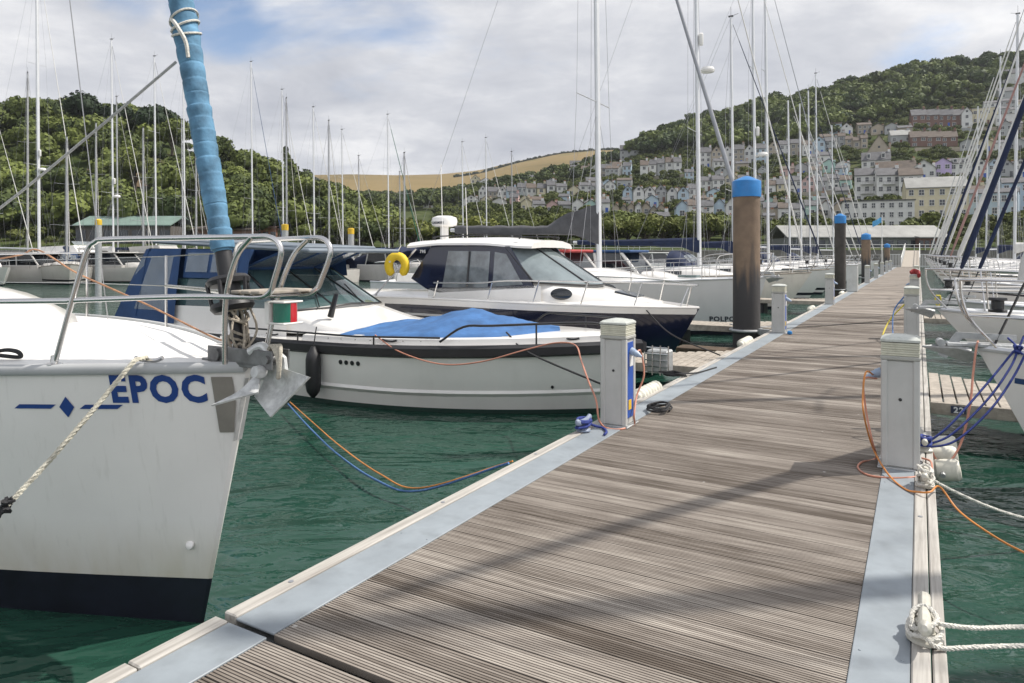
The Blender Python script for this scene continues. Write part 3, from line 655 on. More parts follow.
def coach(mb, H, x0, x1, wf, h, m=0, taper=.75, nose=.5, base=-.03):
    rows = []; n = 14
    for i in range(n+1):
        s = i/n; x = x0+(x1-x0)*s; t = -x/H.L; b = min(H.bd(t)*wf, H.B*.5*wf); f = sst(s/nose) if nose else 1
        hh = h*(.15+.85*f)*(1 if s < .9 else 1-.1*(s-.9)/.1); z = H.sheer(t)+base; b *= (.55+.45*sst(s/.35))
        rows.append([(x, b*q, z+hh*zz) for q, zz in ((-1, 0), (-.96, .55), (-taper-.08, .88), (-taper+.08, .99), (-.3, 1.07), (.3, 1.07), (taper-.08, .99), (taper+.08, .88), (.96, .55), (1, 0))])
    mb.loft(rows, m, caps=True); return rows
def furled(a, b, r, parent, m, mb=None, wrap=.16, seg=10, name='furled_sail'):
    a = Vector(a); b = Vector(b); n = 60 if wrap else 14; L_ = (b-a).length; pts = []; rs = []
    for i in range(n+1):
        s = i/n; pts.append(a.lerp(b, s)); rs.append(r*(1.05-.55*s)*(.55 if s < .004 else 1))
    mb = MB(); mb.tube(pts, rs, seg); return mb.build(name, m, parent, smooth=60)
def yacht(label, loc, rz, L=11, B=3.4, Fb=1.4, Fs=1.05, rake=1.1, J=4.2, mh=13.5, hull=None, boot=None, sub=None, stripe=None, furl=None, fr=.06, cover=None, hood=None, radar=0, spread=2, bz_=.95, ch_=1, text=None, name='sailing_yacht', group='sailing yachts berthed bow-to along the pontoon', detail=1, anchor=False, mastr=.085, boom=True, cat='sailing yacht'):
    hull = hull or gel; boot = boot or navyp; sub = sub or navyp; furl = furl or canw
    t = thing(name, label, cat, loc, rz, group); H = Hull(L, B, Fb, Fs, rake=rake, tm=.58)
    rnd = random.Random(int(loc[0]*13+loc[1]*7))
    ms = [hull, stripe or hull, boot, sub]
    bands = [(None, 0), (.34, 2), (.22, 0), (.10, 3)] if stripe is None else [(None, 0), (.34, 1), (.22, 0), (.10, 3)]
    H.mesh(bands, 30 if detail else 16).build('hull', ms, t)
    if stripe is not None:
        m = MB()
        for sd_ in (1, -1): m.loft([[H.surf(-.25-(L-.5)*i/24, H.sheer((.25+(L-.5)*i/24)/L)-.22-.05*k, sd_, .004) for k in (0, 1)] for i in range(25)])
        m.build('side_stripe', stripe, t)
    d = H.deck().build('deck', deckw, t)
    H.rail(.028, .01, 0, seg=6, n=24).build('toe_rail', alum if rnd.random() < .6 else timb, t)
    m = MB(); coach(m, H, -J*.55, -L*.66, .62, .40, nose=.4); c = m.build('coachroof', gel, t)
    for sd_ in (1, -1):
        for (a, b_) in ((.42, .60), (.64, .86)):
            m = MB(); x0 = -J*.55-(L*.66-J*.55)*a; x1 = -J*.55-(L*.66-J*.55)*b_
            rr = []
            for k in range(5):
                x = x0+(x1-x0)*k/4; tt = -x/L; bb = min(H.bd(tt)*.62, B*.31); z = H.sheer(tt)-.03
                rr.append([(x, sd_*(bb*.995+.004), z+.12), (x, sd_*(bb*.94+.012), z+.27)])
            m.loft(rr); m.build('window', glassd, c, smooth=0)
    m = MB(); m.box((-J*.55+.55, 0, H.sheer(.12)+.07), (.5, .5, .05), bev=.015); m.build('hatch', tealglass if detail else glassd, t)
    m = MB()
    for sd_ in (1, -1): m.box((-L*.80, sd_*B*.30, Fs+.14), (L*.26, .16, .30), bev=.03)
    m.box((-L*.665, 0, Fs+.12), (.12, B*.6, .34), bev=.03); m.build('cockpit_coaming', gel, t)
    if detail:
        m = MB(); 
        m.tube([(-L*.86+.0, math.cos(a)*.42, Fs+.62+math.sin(a)*.42) for a in np.linspace(0, 2*math.pi, 25)[:-1]], .016, 6, closed=True)
        for k in range(3): a = k*math.pi/3+.3; m.tube([(-L*.86, math.cos(a)*.42, Fs+.62+math.sin(a)*.42), (-L*.86, -math.cos(a)*.42, Fs+.62-math.sin(a)*.42)], .009, 5)
        m.box((-L*.855+.1, 0, Fs+.35), (.16, .2, .6), bev=.02); m.build('steering_wheel', steel, t)
    zt = H.sheer(0)
    # pulpit, stanchions, wires, pushpit
    m = MB(); r = .0125; y1 = H.bd(.12)-.05
    for sd_ in (1, -1):
        m.tube(cr([(-L*.12, sd_*y1, H.sheer(.12)), (-L*.12+.03, sd_*y1, zt+.45), (-L*.10, sd_*y1*.97, zt+.58), (-L*.05, sd_*y1*.75, zt+.61), (.08, sd_*.22, zt+.62), (.16, sd_*.15, zt+.58), (.10, sd_*.13, zt+.30), (-.12, sd_*.09, zt+.02)], 4), r, 6)
        m.tube([(-L*.055, sd_*y1*.78, zt+.60), (-L*.06, sd_*H.bd(.06)*.85, H.sheer(.06))], r, 6)
        m.tube([(-L*.12, sd_*y1, zt+.30), (.10, sd_*.13, zt+.30)], r*.8, 6)
    m.tube([(.10, -.13, zt+.30), (.10, .13, zt+.30)], r, 6); m.build('pulpit', steel, t)
    m = MB(); xs = [.12, .26, .40, .54, .68, .82, .93]
    for sd_ in (1, -1):
        for q in xs[1:]: m = MB(); m.tube([(-L*q, sd_*(H.bd(q)-.05), H.sheer(q)), (-L*q, sd_*(H.bd(q)-.05), H.sheer(q)+.6)], .0125, 5); m.build('stanchion', steel, t)
    m = MB()
    for sd_ in (1, -1):
        for dz in (.58, .30): m.tube([(-L*q, sd_*(H.bd(q)-.05), H.sheer(q)+dz) for q in xs], .005, 4)
    m.build('guard_wires', wire, t)
    m = MB()
    for sd_ in (1, -1): m.tube(cr([(-L*.90, sd_*(H.bd(.9)-.05), Fs), (-L*.90, sd_*(H.bd(.9)-.05), Fs+.6), (-L*.985, sd_*(H.bd(.98)-.06), Fs+.62), (-L*.99, sd_*.45, Fs+.62), (-L*.99, sd_*.42, Fs)], 3), .0125, 6)
    m.build('pushpit', steel, t)
    # mast and rig
    mz0 = H.sheer(J/L)+.35; lean = .012*mh; top = Vector((-J-lean, 0, mz0+mh)); foot = Vector((-J, 0, mz0-.35))
    m = MB(); m.tube([foot, foot.lerp(top, .5), top], [mastr, mastr, mastr*.8], 10, sq=.75); mast = m.build('mast', alum, t)
    m = MB(); m.tube([top, top+Vector((0, 0, .5))], .007, 4); m.tube([top+Vector((-.05, 0, .03)), top+Vector((.35, .0, .12))], .01, 4); m.box(top+Vector((0, 0, .04)), (.22, .10, .06)); m.build('masthead_fitting', blackm, mast)
    shr = MB(); cps = {}
    for k in range(spread):
        h = (k+1)/(spread+1.15); p = foot.lerp(top, h); wd = B*.30*(1-.25*k)
        for sd_ in (1, -1):
            m = MB(); m.tube([p, p+Vector((-.12, sd_*wd, .06))], .022, 6, sq=.5); m.build('spreader', alum, mast); cps[(k, sd_)] = p+Vector((-.12, sd_*wd, .06))
    for sd_ in (1, -1):
        ch = Vector((-J-.15, sd_*(H.bd(J/L)-.08), H.sheer(J/L)))
        pts = [ch]+[cps[(k, sd_)] for k in range(spread)]+[foot.lerp(top, .985)]; shr.tube(pts, .0065, 4)
        if spread: shr.tube([ch+Vector((.25, 0, 0)), foot.lerp(top, 1/(spread+1.15)-.01)], .006, 4); shr.tube([ch+Vector((-.35, 0, 0)), foot.lerp(top, 1/(spread+1.15)-.01)], .006, 4)
    shr.tube([top, (-L*.985, .0, Fs+.05)], .006, 4)
    for k in range(3): shr.tube([foot.lerp(top, .97)+Vector((.0, .10*(k-1), 0)), foot+Vector((.1*(k-1)-.12, .14*(k-1), .9))], .006, 4)
    shr.build('rigging', wire, t)
    st0 = Vector((-.12, 0, zt+.05)); st1 = foot.lerp(top, .97)+Vector((.09, 0, 0))
    furled(st0.lerp(st1, .045), st0.lerp(st1, .93), fr, t, furl, wrap=detail)
    m = MB(); m.tube([st0, st1], .011, 5); m.lathe([(.07, 0), (.075, .02), (.05, .03), (.05, .10), (.075, .11), (.07, .13)], st0+Vector((-.02, 0, .28)), 14); m.build('furler', blackm, t)
    if radar:
        p = foot.lerp(top, radar); m = MB(); m.lathe([(.05, -.04), (.26, -.02), (.28, .06), (.24, .16), (.1, .2)], p+Vector((.42, 0, 0)), 18); m.tube([p, p+Vector((.4, 0, -.03))], .03, 6); m.build('radar_dome', gel, mast)
        m = MB(); q = p+Vector((.16, 0, 1.1)); m.lathe([(.07, 0), (.09, .05), (.09, .45), (.05, .5)], q, 12); m.build('radar_reflector', gel, mast)
    if boom:
        bz = mz0+bz_; e = Vector((-L*.82, 0, bz+.12)); s_ = Vector((-J-.1, 0, bz)); m = MB(); m.tube([s_, e], .06, 8); bo = m.build('boom', alum, t)
        if cover:
            m = MB(); rows = []; n = 22
            for i in range(n+1):
                s = i/n; c = s_.lerp(e, s*.96); hh = (.10+.17*(1-s)**1.5) if ch_ < 1.5 else .15+.62*max(0, 1-s/.30)**.55+.02*math.sin(s*40+rnd.random()); ww = .13*(1-.35*s)+.012*math.sin(i*2.1)
                dn = -.10+(-.28 if s < .12 else 0)*(1-s/.12 if s < .12 else 0)
                rows.append([(c.x+.12*(s < .02), ww*a, c.z+zz) for a, zz in ((0, dn-.02), (-.8, dn), (-1.05, .05), (-.8, hh*.6), (-.25, hh), (.25, hh), (.8, hh*.6), (1.05, .05), (.8, dn))])
            m.loft(rows, ring=True, caps=True); m.build('sail_cover', cover, bo, smooth=60)
    if hood:
        m = MB(); rows = []; xa, xb = -L*.60, -L*.72; bw = B*.33
        for i in range(9):
            s = i/8; x = xa+(xb-xa)*s; hh = .12+.80*math.sin(min(1, s*1.25)*math.pi/2); z = H.sheer(.62)+.25
            rows.append([(x, bw*math.cos(a)*(1+.0*s), z+hh*max(0, math.sin(a))**.6) for a in np.linspace(0, math.pi, 13)])
        m.loft(rows); hd = m.build('sprayhood', hood, t, smooth=60)
        m = MB(); rows = []
        for i in (1, 2, 3):
            s = i/8+.03; x = xa+(xb-xa)*s+.012; hh = .12+.80*math.sin(min(1, s*1.25)*math.pi/2); z = H.sheer(.62)+.26
            rows.append([(x+.02, bw*math.cos(a), z+(hh+.02)*max(0, math.sin(a))**.6) for a in np.linspace(.9, math.pi-.9, 9)])
        m.loft(rows); m.build('clear_panel', clearw, hd, smooth=60)
    if anchor:
        a = MB(); bx = .30; a.box((-.05, 0, zt+.03), (.62, .13, .04), bev=.01); a.tube([(bx, -.07, zt+.04), (bx, .07, zt+.04)], .035, 10); a.build('bow_roller', galv, t)
        anch(t, (.16, 0, zt+.10), .8)
    if text:
        body, size, x0, z0 = text; text_on(body, size, lambda x, y: H.surf(x0+x, z0+y, -1, .004), 'boat_name', signdark, t)
    return t, H
def anch(parent, o, s, m=None):
    o = Vector(o); mb = MB(); m = m or galv
    mb.prism([o+Vector((-.55, -.012, .04))*s, o+Vector((.02, -.012, .05))*s, o+Vector((.20, -.012, -.22))*s, o+Vector((.12, -.012, -.26))*s, o+Vector((-.04, -.012, -.02))*s, o+Vector((-.55, -.012, -.02))*s], (0, .024*s, 0))
    for sd_ in (1, -1):
        T = [o+Vector(p)*s for p in ((.36, 0, -.14), (-.10, sd_*.02, -.30), (-.16, sd_*.20, -.17), (.02, sd_*.17, -.12))]
        mb.add(T+[p+Vector((0, 0, .014)) for p in T], [(0, 1, 2, 3), (7, 6, 5, 4), (0, 4, 5, 1), (1, 5, 6, 2), (2, 6, 7, 3), (3, 7, 4, 0)])
    return mb.build('anchor', m, parent)
# ------------------------------------------------------------------ the near white yacht
EP = Vector((-1.417, 3.79, 0)); 
E = thing('sailing_yacht', 'white sailing yacht at left lettered EPOC, with faded blue furled sail and anchor', 'sailing yacht', EP, RL)
H = Hull(10.2, 3.4, 1.50, 1.35, rake=.50, tm=.52, p=2.0, fl0=.70, fl1=.28, zb=-.35, Fm=1.42, sw=.024)
def stained_gel():
    m = gel.copy(); m.name = 'gelcoat_with_waterline_stain'; nt = m.node_tree; N = nt.nodes; L = nt.links; b = N['Principled BSDF']; src = b.inputs['Base Color'].links[0].from_socket
    tc = N.new('ShaderNodeTexCoord'); sep = N.new('ShaderNodeSeparateXYZ'); L.new(tc.outputs['Object'], sep.inputs[0])
    mp = N.new('ShaderNodeMapping'); mp.inputs['Scale'].default_value = (9, 9, 1.2); L.new(tc.outputs['Object'], mp.inputs[0]); n = N.new('ShaderNodeTexNoise'); n.inputs['Scale'].default_value = 1; n.inputs['Detail'].default_value = 7; L.new(mp.outputs[0], n.inputs[0])
    mr = N.new('ShaderNodeMapRange'); mr.inputs[1].default_value = .62; mr.inputs[2].default_value = .27; mr.inputs[3].default_value = 0; mr.inputs[4].default_value = .75; L.new(sep.outputs[2], mr.inputs[0])
    mu = N.new('ShaderNodeMath'); mu.operation = 'MULTIPLY'; L.new(mr.outputs[0], mu.inputs[0]); L.new(n.outputs[0], mu.inputs[1])
    mx = N.new('ShaderNodeMix'); mx.data_type = 'RGBA'; L.new(mu.outputs[0], mx.inputs[0]); L.new(src, mx.inputs[6]); mx.inputs[7].default_value = (.50, .43, .27, 1)
    # fine vertical streaks below the deck edge and thin scuffs
    mp2 = N.new('ShaderNodeMapping'); mp2.inputs['Scale'].default_value = (26, 26, .7); L.new(tc.outputs['Object'], mp2.inputs[0]); n2 = N.new('ShaderNodeTexNoise'); n2.inputs['Scale'].default_value = 1; n2.inputs['Detail'].default_value = 4; L.new(mp2.outputs[0], n2.inputs[0])
    m2 = N.new('ShaderNodeMapRange'); m2.inputs[1].default_value = .58; m2.inputs[2].default_value = .80; m2.inputs[4].default_value = .30; L.new(n2.outputs[0], m2.inputs[0])
    m3 = N.new('ShaderNodeMix'); m3.data_type = 'RGBA'; L.new(m2.outputs[0], m3.inputs[0]); L.new(mx.outputs[2], m3.inputs[6]); m3.inputs[7].default_value = (.48, .46, .41, 1); L.new(m3.outputs[2], b.inputs['Base Color']); return m
hull_gel = stained_gel()
hm = H.mesh([(None, 0), (.27, 1)], 60).build('hull', [hull_gel, navyp], E)
m = MB(); m.loft([[H.surf(-.03-5*i/40, 1.045-.003*k*3-.0, -1, .003) for k in (0, 1)] for i in range(14, 41)]); m.build('scribe_line', mat('grey_line', (.35, .35, .35), .5), hm, smooth=0)
# bow roller platform and deck
H.deck(camber=.10, n=40, dz=-.005).build('deck', deckw, E)
rl = MB()
for sd_ in (1, -1):
    rows = []
    for i in range(61):
        t = (i/60)**1.5; x = -H.L*t; b = H.bd(t)+.012; z = H.sheer(t)
        rows.append([(x, sd_*(b+.002), z-.036), (x, sd_*(b+.012), z-.024), (x, sd_*(b+.012), z+.004), (x, sd_*(b-.004), z+.020), (x, sd_*max(0, b-.045), z+.020), (x, sd_*max(0, b-.05), z-.01)])
    rl.loft(rows, ring=True, caps=True)
rl.build('rubbing_strake', mat('grey_rubbing_strake', (.40, .41, .41), .45, var=.08), E, smooth=50)
text_on('EPOC', .20, lambda x, y: H.surf(-.635+x, 1.305+y, -1, .004), 'boat_name', signtext, E, sx=.80)
m = MB()
def onh(x, z): return H.surf(x, z, -1, .004)
for poly in ([(-1.22, 1.224), (-.985, 1.262-.035), (-.985, 1.262-.010), (-1.22, 1.236)],):
    pass
def strip_poly(x0, x1, za, zb_): m.loft([[onh(x0+(x1-x0)*i/10, za+(zb_-za)*(i/10)*0+z) for z in (0, .022)] for i in range(11)])
def zigz(x0, x1, z): m.loft([[onh(x0+(x1-x0)*i/10+q*.03, z+q*.024) for q in (0, 1)] for i in range(11)])
zigz(-1.12, -.94, 1.262); zigz(-.80, -.62, 1.262)
c = (-.86, 1.272); m.add([onh(c[0]-.036, c[1]), onh(c[0]-.003, c[1]-.058), onh(c[0]+.036, c[1]), onh(c[0]+.003, c[1]+.058)], [(0, 1, 2, 3)])
m.build('emblem', signtext, E, smooth=0, fix=False)
m = MB(); m.loft([[H.surf(x, z, -1, .008) for z in (1.44, 1.3, 1.13)] for x in (-.165, -.115, -.070)]); m.build('chafe_plate', mat('brushed_plate', (.33, .30, .27), .42, .6, var=.2), E)
m = MB(); a = H.surf(-.40-.0, .47, -1, 0); R = Matrix.Rotation(math.radians(65), 3, 'X'); m.lathe([(.026, 0), (.026, .007), (.019, .015), (.008, .02)], a, 16, R=R, sx=1.15); m.build('skin_fitting', gel, E)
# stem strap
m = MB(); 
for k in range(12):
    pass
m.loft([[Vector((H.at(0, z).x+.012, y, z)) for y in (-.028, .028)] for z in np.linspace(1.43, 1.08, 8)]); m.build('stem_strap', galv, E)
m = MB(); coach(m, H, -2.15, -6.8, .66, .42, nose=.55, taper=.7); c = m.build('coachroof', gel, E, smooth=60)
for sd_ in (1, -1):
    m = MB(); m.loft([[(x, sd_*(min(H.bd(-x/H.L)*.66, 3.4*.33)*.985+.006), H.sheer(-x/H.L)+z) for z in (.10, .22)] for x in np.linspace(-4.2, -6.2, 7)]); m.build('window', glassd, c, smooth=0)
for sd_ in (1, -1):
    m = MB(); m.tube(cr([(-.56, sd_*.30, 1.535), (-.51, sd_*.285, 1.525), (-.44, sd_*.26, 1.525), (-.40, sd_*.245, 1.54)], 3), .012, 8); m.build('fairlead', steel, E)
# pulpit as photographed: two tall hoops, mid rail, timber seat
m = MB(); r = .0145; pyl = H.bd(.09)-.03
for sd_ in (-1, 1):
    m.tube(cr([(-.92, sd_*pyl, 1.50), (-.82, sd_*pyl*.95, 1.80), (-.72, sd_*pyl*.89, 2.10), (-.66, sd_*pyl*.86, 2.165), (-.58, sd_*pyl*.82, 2.178), (-.2, sd_*.30, 2.183), (.22, sd_*.19, 2.187), (.36, sd_*.175, 2.182), (.42, sd_*.168, 2.14), (.42, sd_*.165, 2.08), (.37, sd_*.16, 1.97), (.34, sd_*.155, 1.915), (.27, sd_*.155, 1.885), (.10, sd_*.165, 1.88), (-.25, sd_*.27, 1.875), (-.83, sd_*pyl*.95, 1.85)], 6), r, 10)
    m.tube(cr([(.24, sd_*.19, 2.185), (.12, sd_*.185, 2.08), (.02, sd_*.17, 1.86), (-.04, sd_*.13, 1.52)], 5), r, 8)
m.tube([(.20, -.16, 1.883), (.20, .16, 1.883)], r, 8)
for sd_ in (-1, 1): m.tube([(-x, sd_*(H.bd(x/10.2)-.05), H.sheer(x/10.2)+.36) for x in (.83, 1.5, 2.6)], .016, 8)
m.build('pulpit', steel, E, smooth=60)
for sd_ in (-1, 1):
    m = MB(); m.lathe([(.04, 0), (.04, .006), (.02, .012), (.018, .05)], (-.92, sd_*pyl, 1.50), 12); m.build('pulpit_foot', steel, E)
m = MB()
for k in range(3): m.box((.10+k*.075, 0, 1.905), (.066, .36, .016), bev=.004)
m.build('pulpit_seat', timb, E)
# lifelines from pulpit aft
m = MB(); xs = [.80, 2.6, 4.6, 6.8]
for sd_ in (1, -1):
    for z_ in (.62, .36): m.tube([(-x, sd_*(H.bd(x/10.2)-.05), H.sheer(x/10.2)+z_) for x in xs], .0045, 5)
m.build('guard_wires', steel, E)
for sd_ in (1, -1):
    for x in xs[1:]: m = MB(); m.tube([(-x, sd_*(H.bd(x/10.2)-.05), H.sheer(x/10.2)), (-x, sd_*(H.bd(x/10.2)-.05), H.sheer(x/10.2)+.63)], .0125, 6); m.build('stanchion', steel, E)
# mast, rig, blue furled sail
foot = Vector((-3.45, 0, 1.55)); top = Vector((-3.55, 0, 15.2))
m = MB(); m.tube([foot, top], [.09, .07], 12, sq=.75); mast = m.build('mast', alum, E)
for k in (1, 2):
    for sd_ in (1, -1): p = foot.lerp(top, k/3); m = MB(); m.tube([p, p+Vector((-.15, sd_*.95*(1-.2*k), .06))], .022, 6); m.build('spreader', alum, mast)
m = MB()
for sd_ in (1, -1): m.tube([(-3.95, sd_*1.5, 1.4), foot.lerp(top, 1/3)+Vector((-.15, sd_*.76, .06)), foot.lerp(top, 2/3)+Vector((-.15, sd_*.57, .06)), top], .005, 5)
m.tube([top, (-10, 0, 1.2)], .005, 5); m.build('rigging', wire, E)
s0 = Vector((-.09, 0, 1.60)); s1 = foot.lerp(top, .96)+Vector((.1, 0, 0)); dv = (s1-s0).normalized()
q0 = s0+dv*.53
mb = MB(); n = 2600; LL = (s1-q0).length*.93; pts = []; rs = []; rnd = random.Random(2); off = [rnd.uniform(-1, 1) for _ in range(60)]
for i in range(n+1):                        # wound cloth: overlapping turns, each lapping the one below
    s = i/n*LL; turn = s/.080+.45*math.sin(s*3.1)+.3*math.sin(s*7.7); f = turn % 1; k = int(turn) % 60
    pts.append(q0+dv*s); rs.append((.058+.0045*(f if f < .86 else (1-f)*6.1)+.0030*off[k]+.0015*math.sin(s*55))*(.8 if i < 3 else 1)*(1+.14*min(1, s/1.3)))
mb.tube(pts, rs, 24); sail = mb.build('furled_sail', canb, E, smooth=30)
m = MB(); p = q0+dv*1.30      # tie lines round the sail
U = dv.orthogonal().normalized(); V_ = dv.cross(U)
for g_ in range(3):
    m.tube([p+dv*(.05*g_)+U*math.cos(a)*.078+V_*math.sin(a)*.078+dv*.03*math.sin(a+g_) for a in np.linspace(0, 2*math.pi, 25)[:-1]], .007, 6, closed=True)
m.tube(cr([p+Vector((-.04, -.07, .08)), p+Vector((.04, -.09, .02)), p+Vector((.09, -.07, -.07)), p+Vector((.10, -.06, -.16))], 5), .012, 6); m.build('tie_line', ropew, sail)
m = MB(); R = dv.to_track_quat('Z', 'Y').to_matrix()
m.lathe([(.035, 0), (.035, .22)], s0+dv*.02, 14, R=R); m.lathe([(.10, .19), (.118, .215), (.11, .24), (.06, .245), (.06, .335), (.11, .34), (.118, .365), (.10, .385)], s0, 22, R=R)
m.lathe([(.05, .385), (.048, .48), (.038, .62)], s0, 14, R=R)
for k in range(5):
    a = k*math.pi/2.5+.5; m.tube([s0+R @ Vector((math.cos(a)*.112, math.sin(a)*.09, .22)), s0+R @ Vector((math.cos(a)*.112, math.sin(a)*.112, .36))], .012, 6)
m.build('furler', blackr, E)
m = MB(); rnd = random.Random(8)                 # reefing line turns and lashings down at the stem
pts = []
for i in range(46):
    a = i*1.1; z = 1.86-.36*(i/46); pts.append((-.10+math.cos(a)*.035*rnd.uniform(.7, 1.6), math.sin(a)*.05*rnd.uniform(.7, 1.5), z+rnd.uniform(-.04, .04)))
m.tube(cr(pts, 4), .0075, 6)
for k in range(5): m.tube(cr([(-.12+rnd.uniform(-.04, .04), rnd.uniform(-.05, .05), 1.88), (-.08+rnd.uniform(-.06, .06), rnd.uniform(-.07, .07), 1.68), (-.04+rnd.uniform(-.06, .06), rnd.uniform(-.06, .06), 1.53)], 5), .007, 6)
m.build('lashing', mat('beige_rope', (.42, .37, .30), .9, var=.3, vs=50, bump=.6, bs=150), E)
m = MB(); m.tube([(-.12, .0, 1.45), (-.11, 0, 1.9)], .018, 8); m.box((-.02, -.055, 1.545), (.52, .010, .10), bev=.004); m.box((-.02, .055, 1.545), (.52, .010, .10), bev=.004); m.box((-.08, 0, 1.515), (.5, .12, .012), bev=.003)
m.tube([(.20, -.075, 1.55), (.20, .075, 1.55)], .022, 12); m.tube([(-.20, -.075, 1.55), (-.20, .075, 1.55)], .035, 14); m.build('bow_roller', mat('dark_steel', (.22, .22, .22), .35, .7, var=.3, vs=12), E)
# anchor: big pale fluke plates hanging over the stem
m = MB()
def plate(pts, th, n_): m.prism(pts, Vector(n_)*th)
def EL(px, py, Y): v = W(px, py, Y)-EP; return Vector((v.x*.8645-v.y*.5026, v.x*.5026+v.y*.8645, v.z))
m.prism([(.02, -.010, 1.60), (.20, -.010, 1.60), (.27, -.010, 1.56), (.29, -.010, 1.44), (.22, -.010, 1.36), (.18, -.010, 1.50), (.02, -.010, 1.54)], (0, .02, 0))
def curved(P0, P1, P2, P3, bulge, n_=8):
    rows = []; nrm = ((P2-P0).cross(P3-P1)).normalized(); bul = nrm*bulge
    for i in range(n_+1):
        a = P0.lerp(P1, i/n_); b = P3.lerp(P2, i/n_); rows.append([a.lerp(b, k/n_)+bul*math.sin(math.pi*k/n_)*math.sin(math.pi*(.2+.8*i/n_)) for k in range(n_+1)])
    m.loft(rows); m.loft([[p+nrm*.012 for p in r] for r in rows], flip=True)
    ed = rows[0]+[r[-1] for r in rows[1:]]+rows[-1][::-1][1:]+[r[0] for r in rows[::-1]][1:-1]; m.loft([ed, [p+nrm*.012 for p in ed]], ring=True)
curved(EL(264, 362, 3.72), EL(309, 377, 3.50), EL(270, 417, 3.56), EL(254, 396, 3.66), .055)
curved(EL(262, 366, 3.72), EL(258, 392, 3.60), EL(211, 405, 3.50), EL(238, 392, 3.60), .012)
m.tube(cr([EL(250, 352, 3.72), EL(262, 346, 3.7), EL(268, 356, 3.68), EL(262, 372, 3.68)], 4), .024, 10)
m.lathe([(.03, -.03), (.036, 0), (.03, .03)], EL(259, 372, 3.64), 12, R=Matrix.Rotation(math.radians(80), 3, 'X'))
m.build('anchor', mat('pale_galvanised', (.60, .61, .60), .5, .35, var=.25, vs=22, bump=.2, bs=60), E)
m = MB(); rnd = random.Random(12)
for k in range(4): m.tube(cr([(.18, -.03+.02*k, 1.60), (.23+.02*k, -.05, 1.62), (.29, -.06, 1.54-.02*k), (.26, -.04, 1.46)], 5), .011, 6)
m.build('chain_lashing', mat('beige_rope2', (.50, .46, .38), .9, var=.3, vs=50, bump=.6, bs=150), E)
# small lamp red/green
L0 = Vector((.30, -.03, 1.80))
m = MB(); m.box(L0+Vector((0, 0, -.055)), (.13, .13, .010), bev=.003); m.box(L0+Vector((0, 0, .055)), (.13, .13, .010), bev=.003); m.box(L0+Vector((-.055, 0, 0)), (.03, .14, .11)); lamp = m.build('bow_light', gel, E)
m = MB(); m.loft([[L0+Vector((.062*math.cos(a), .062*math.sin(a), z)) for a in np.linspace(-2.0, -.25, 9)] for z in (-.049, .049)]); m.build('green_lens', grnl, lamp)
m = MB(); m.loft([[L0+Vector((.062*math.cos(a), .062*math.sin(a), z)) for a in np.linspace(-.25, 1.5, 9)] for z in (-.049, .049)]); m.build('red_lens', redl, lamp)
# rail wrapped lines (orange/green) across the foredeck and dark rope at the left edge
cable('sheet_line', [W(-20, 262, 4.8), W(20, 255, 4.75), W(38, 250, 4.7), W(75, 272, 4.5), W(110, 288, 4.35), W(150, 306, 4.25), W(190, 326, 4.1), W(215, 338, 4.0), W(232, 343, 3.85)], .0055, mat('dull_orange_line', (.42, .22, .12), .7, var=.4, vs=20), 'orange line running from the rail down across the white foredeck', 'rope')
cable('dark_rope', [W(-10, 353, 3.95)+Vector((0, 0, 0)), W(6, 350, 3.95), W(18, 352, 3.93), W(20, 357, 3.93), W(5, 356, 3.92), W(-10, 354, 3.9)], .012, ropek, 'black rope lying on the near deck edge at far left', 'rope')
# mooring line off the bow: cream then dark
pA = EP+rot @ Vector((-.75, -H.bd(.073)-.01, 1.52)); b = MB()
pA = W(135, 360, 3.70); pB = W(8, 505, 3.35); pC = W(-60, 570, 3.1)
strand_rope([pA+Vector((.01, .10, .0)), pA, pA.lerp(pB, .35)-Vector((0, 0, .012)), pA.lerp(pB, .7)-Vector((0, 0, .015)), pB], .014, ropew, b); rp = b.build('mooring_rope', mat('cream_flecked_rope', (.60, .57, .47), .9, var=.35, vs=16, bump=.6, bs=140), smooth=60)
tag(rp, 'cream flecked mooring line slanting down across the EPOC hull', 'mooring rope')
b = MB(); strand_rope(cr([pB.lerp(pA, .04), pB+Vector((.015, 0, .02)), pB+Vector((-.02, 0, -.01)), pB+Vector((.012, -.02, -.03)), pB+Vector((-.02, .02, .0)), pB+Vector((.0, -.02, .03)), pB+Vector((-.03, 0, -.03)), pB.lerp(pC, .5), pC], 6), .018, ropek, b)
tag(b.build('mooring_rope', ropek, smooth=60), 'dark braided rope knotted onto the cream mooring line at lower left', 'mooring rope')
# grey rope stay from the rail up to the furled sail
cable('grey_line', [W(-30, 222, 4.35), W(0, 208, 4.35), W(90, 135, 4.2), W(176, 62, 4.08)], .008, mat('grey_rope', (.42, .42, .41), .9, var=.25, vs=60, bump=.6, bs=140), 'mottled grey line running from left edge up to the blue furled sail', 'rope', 4)
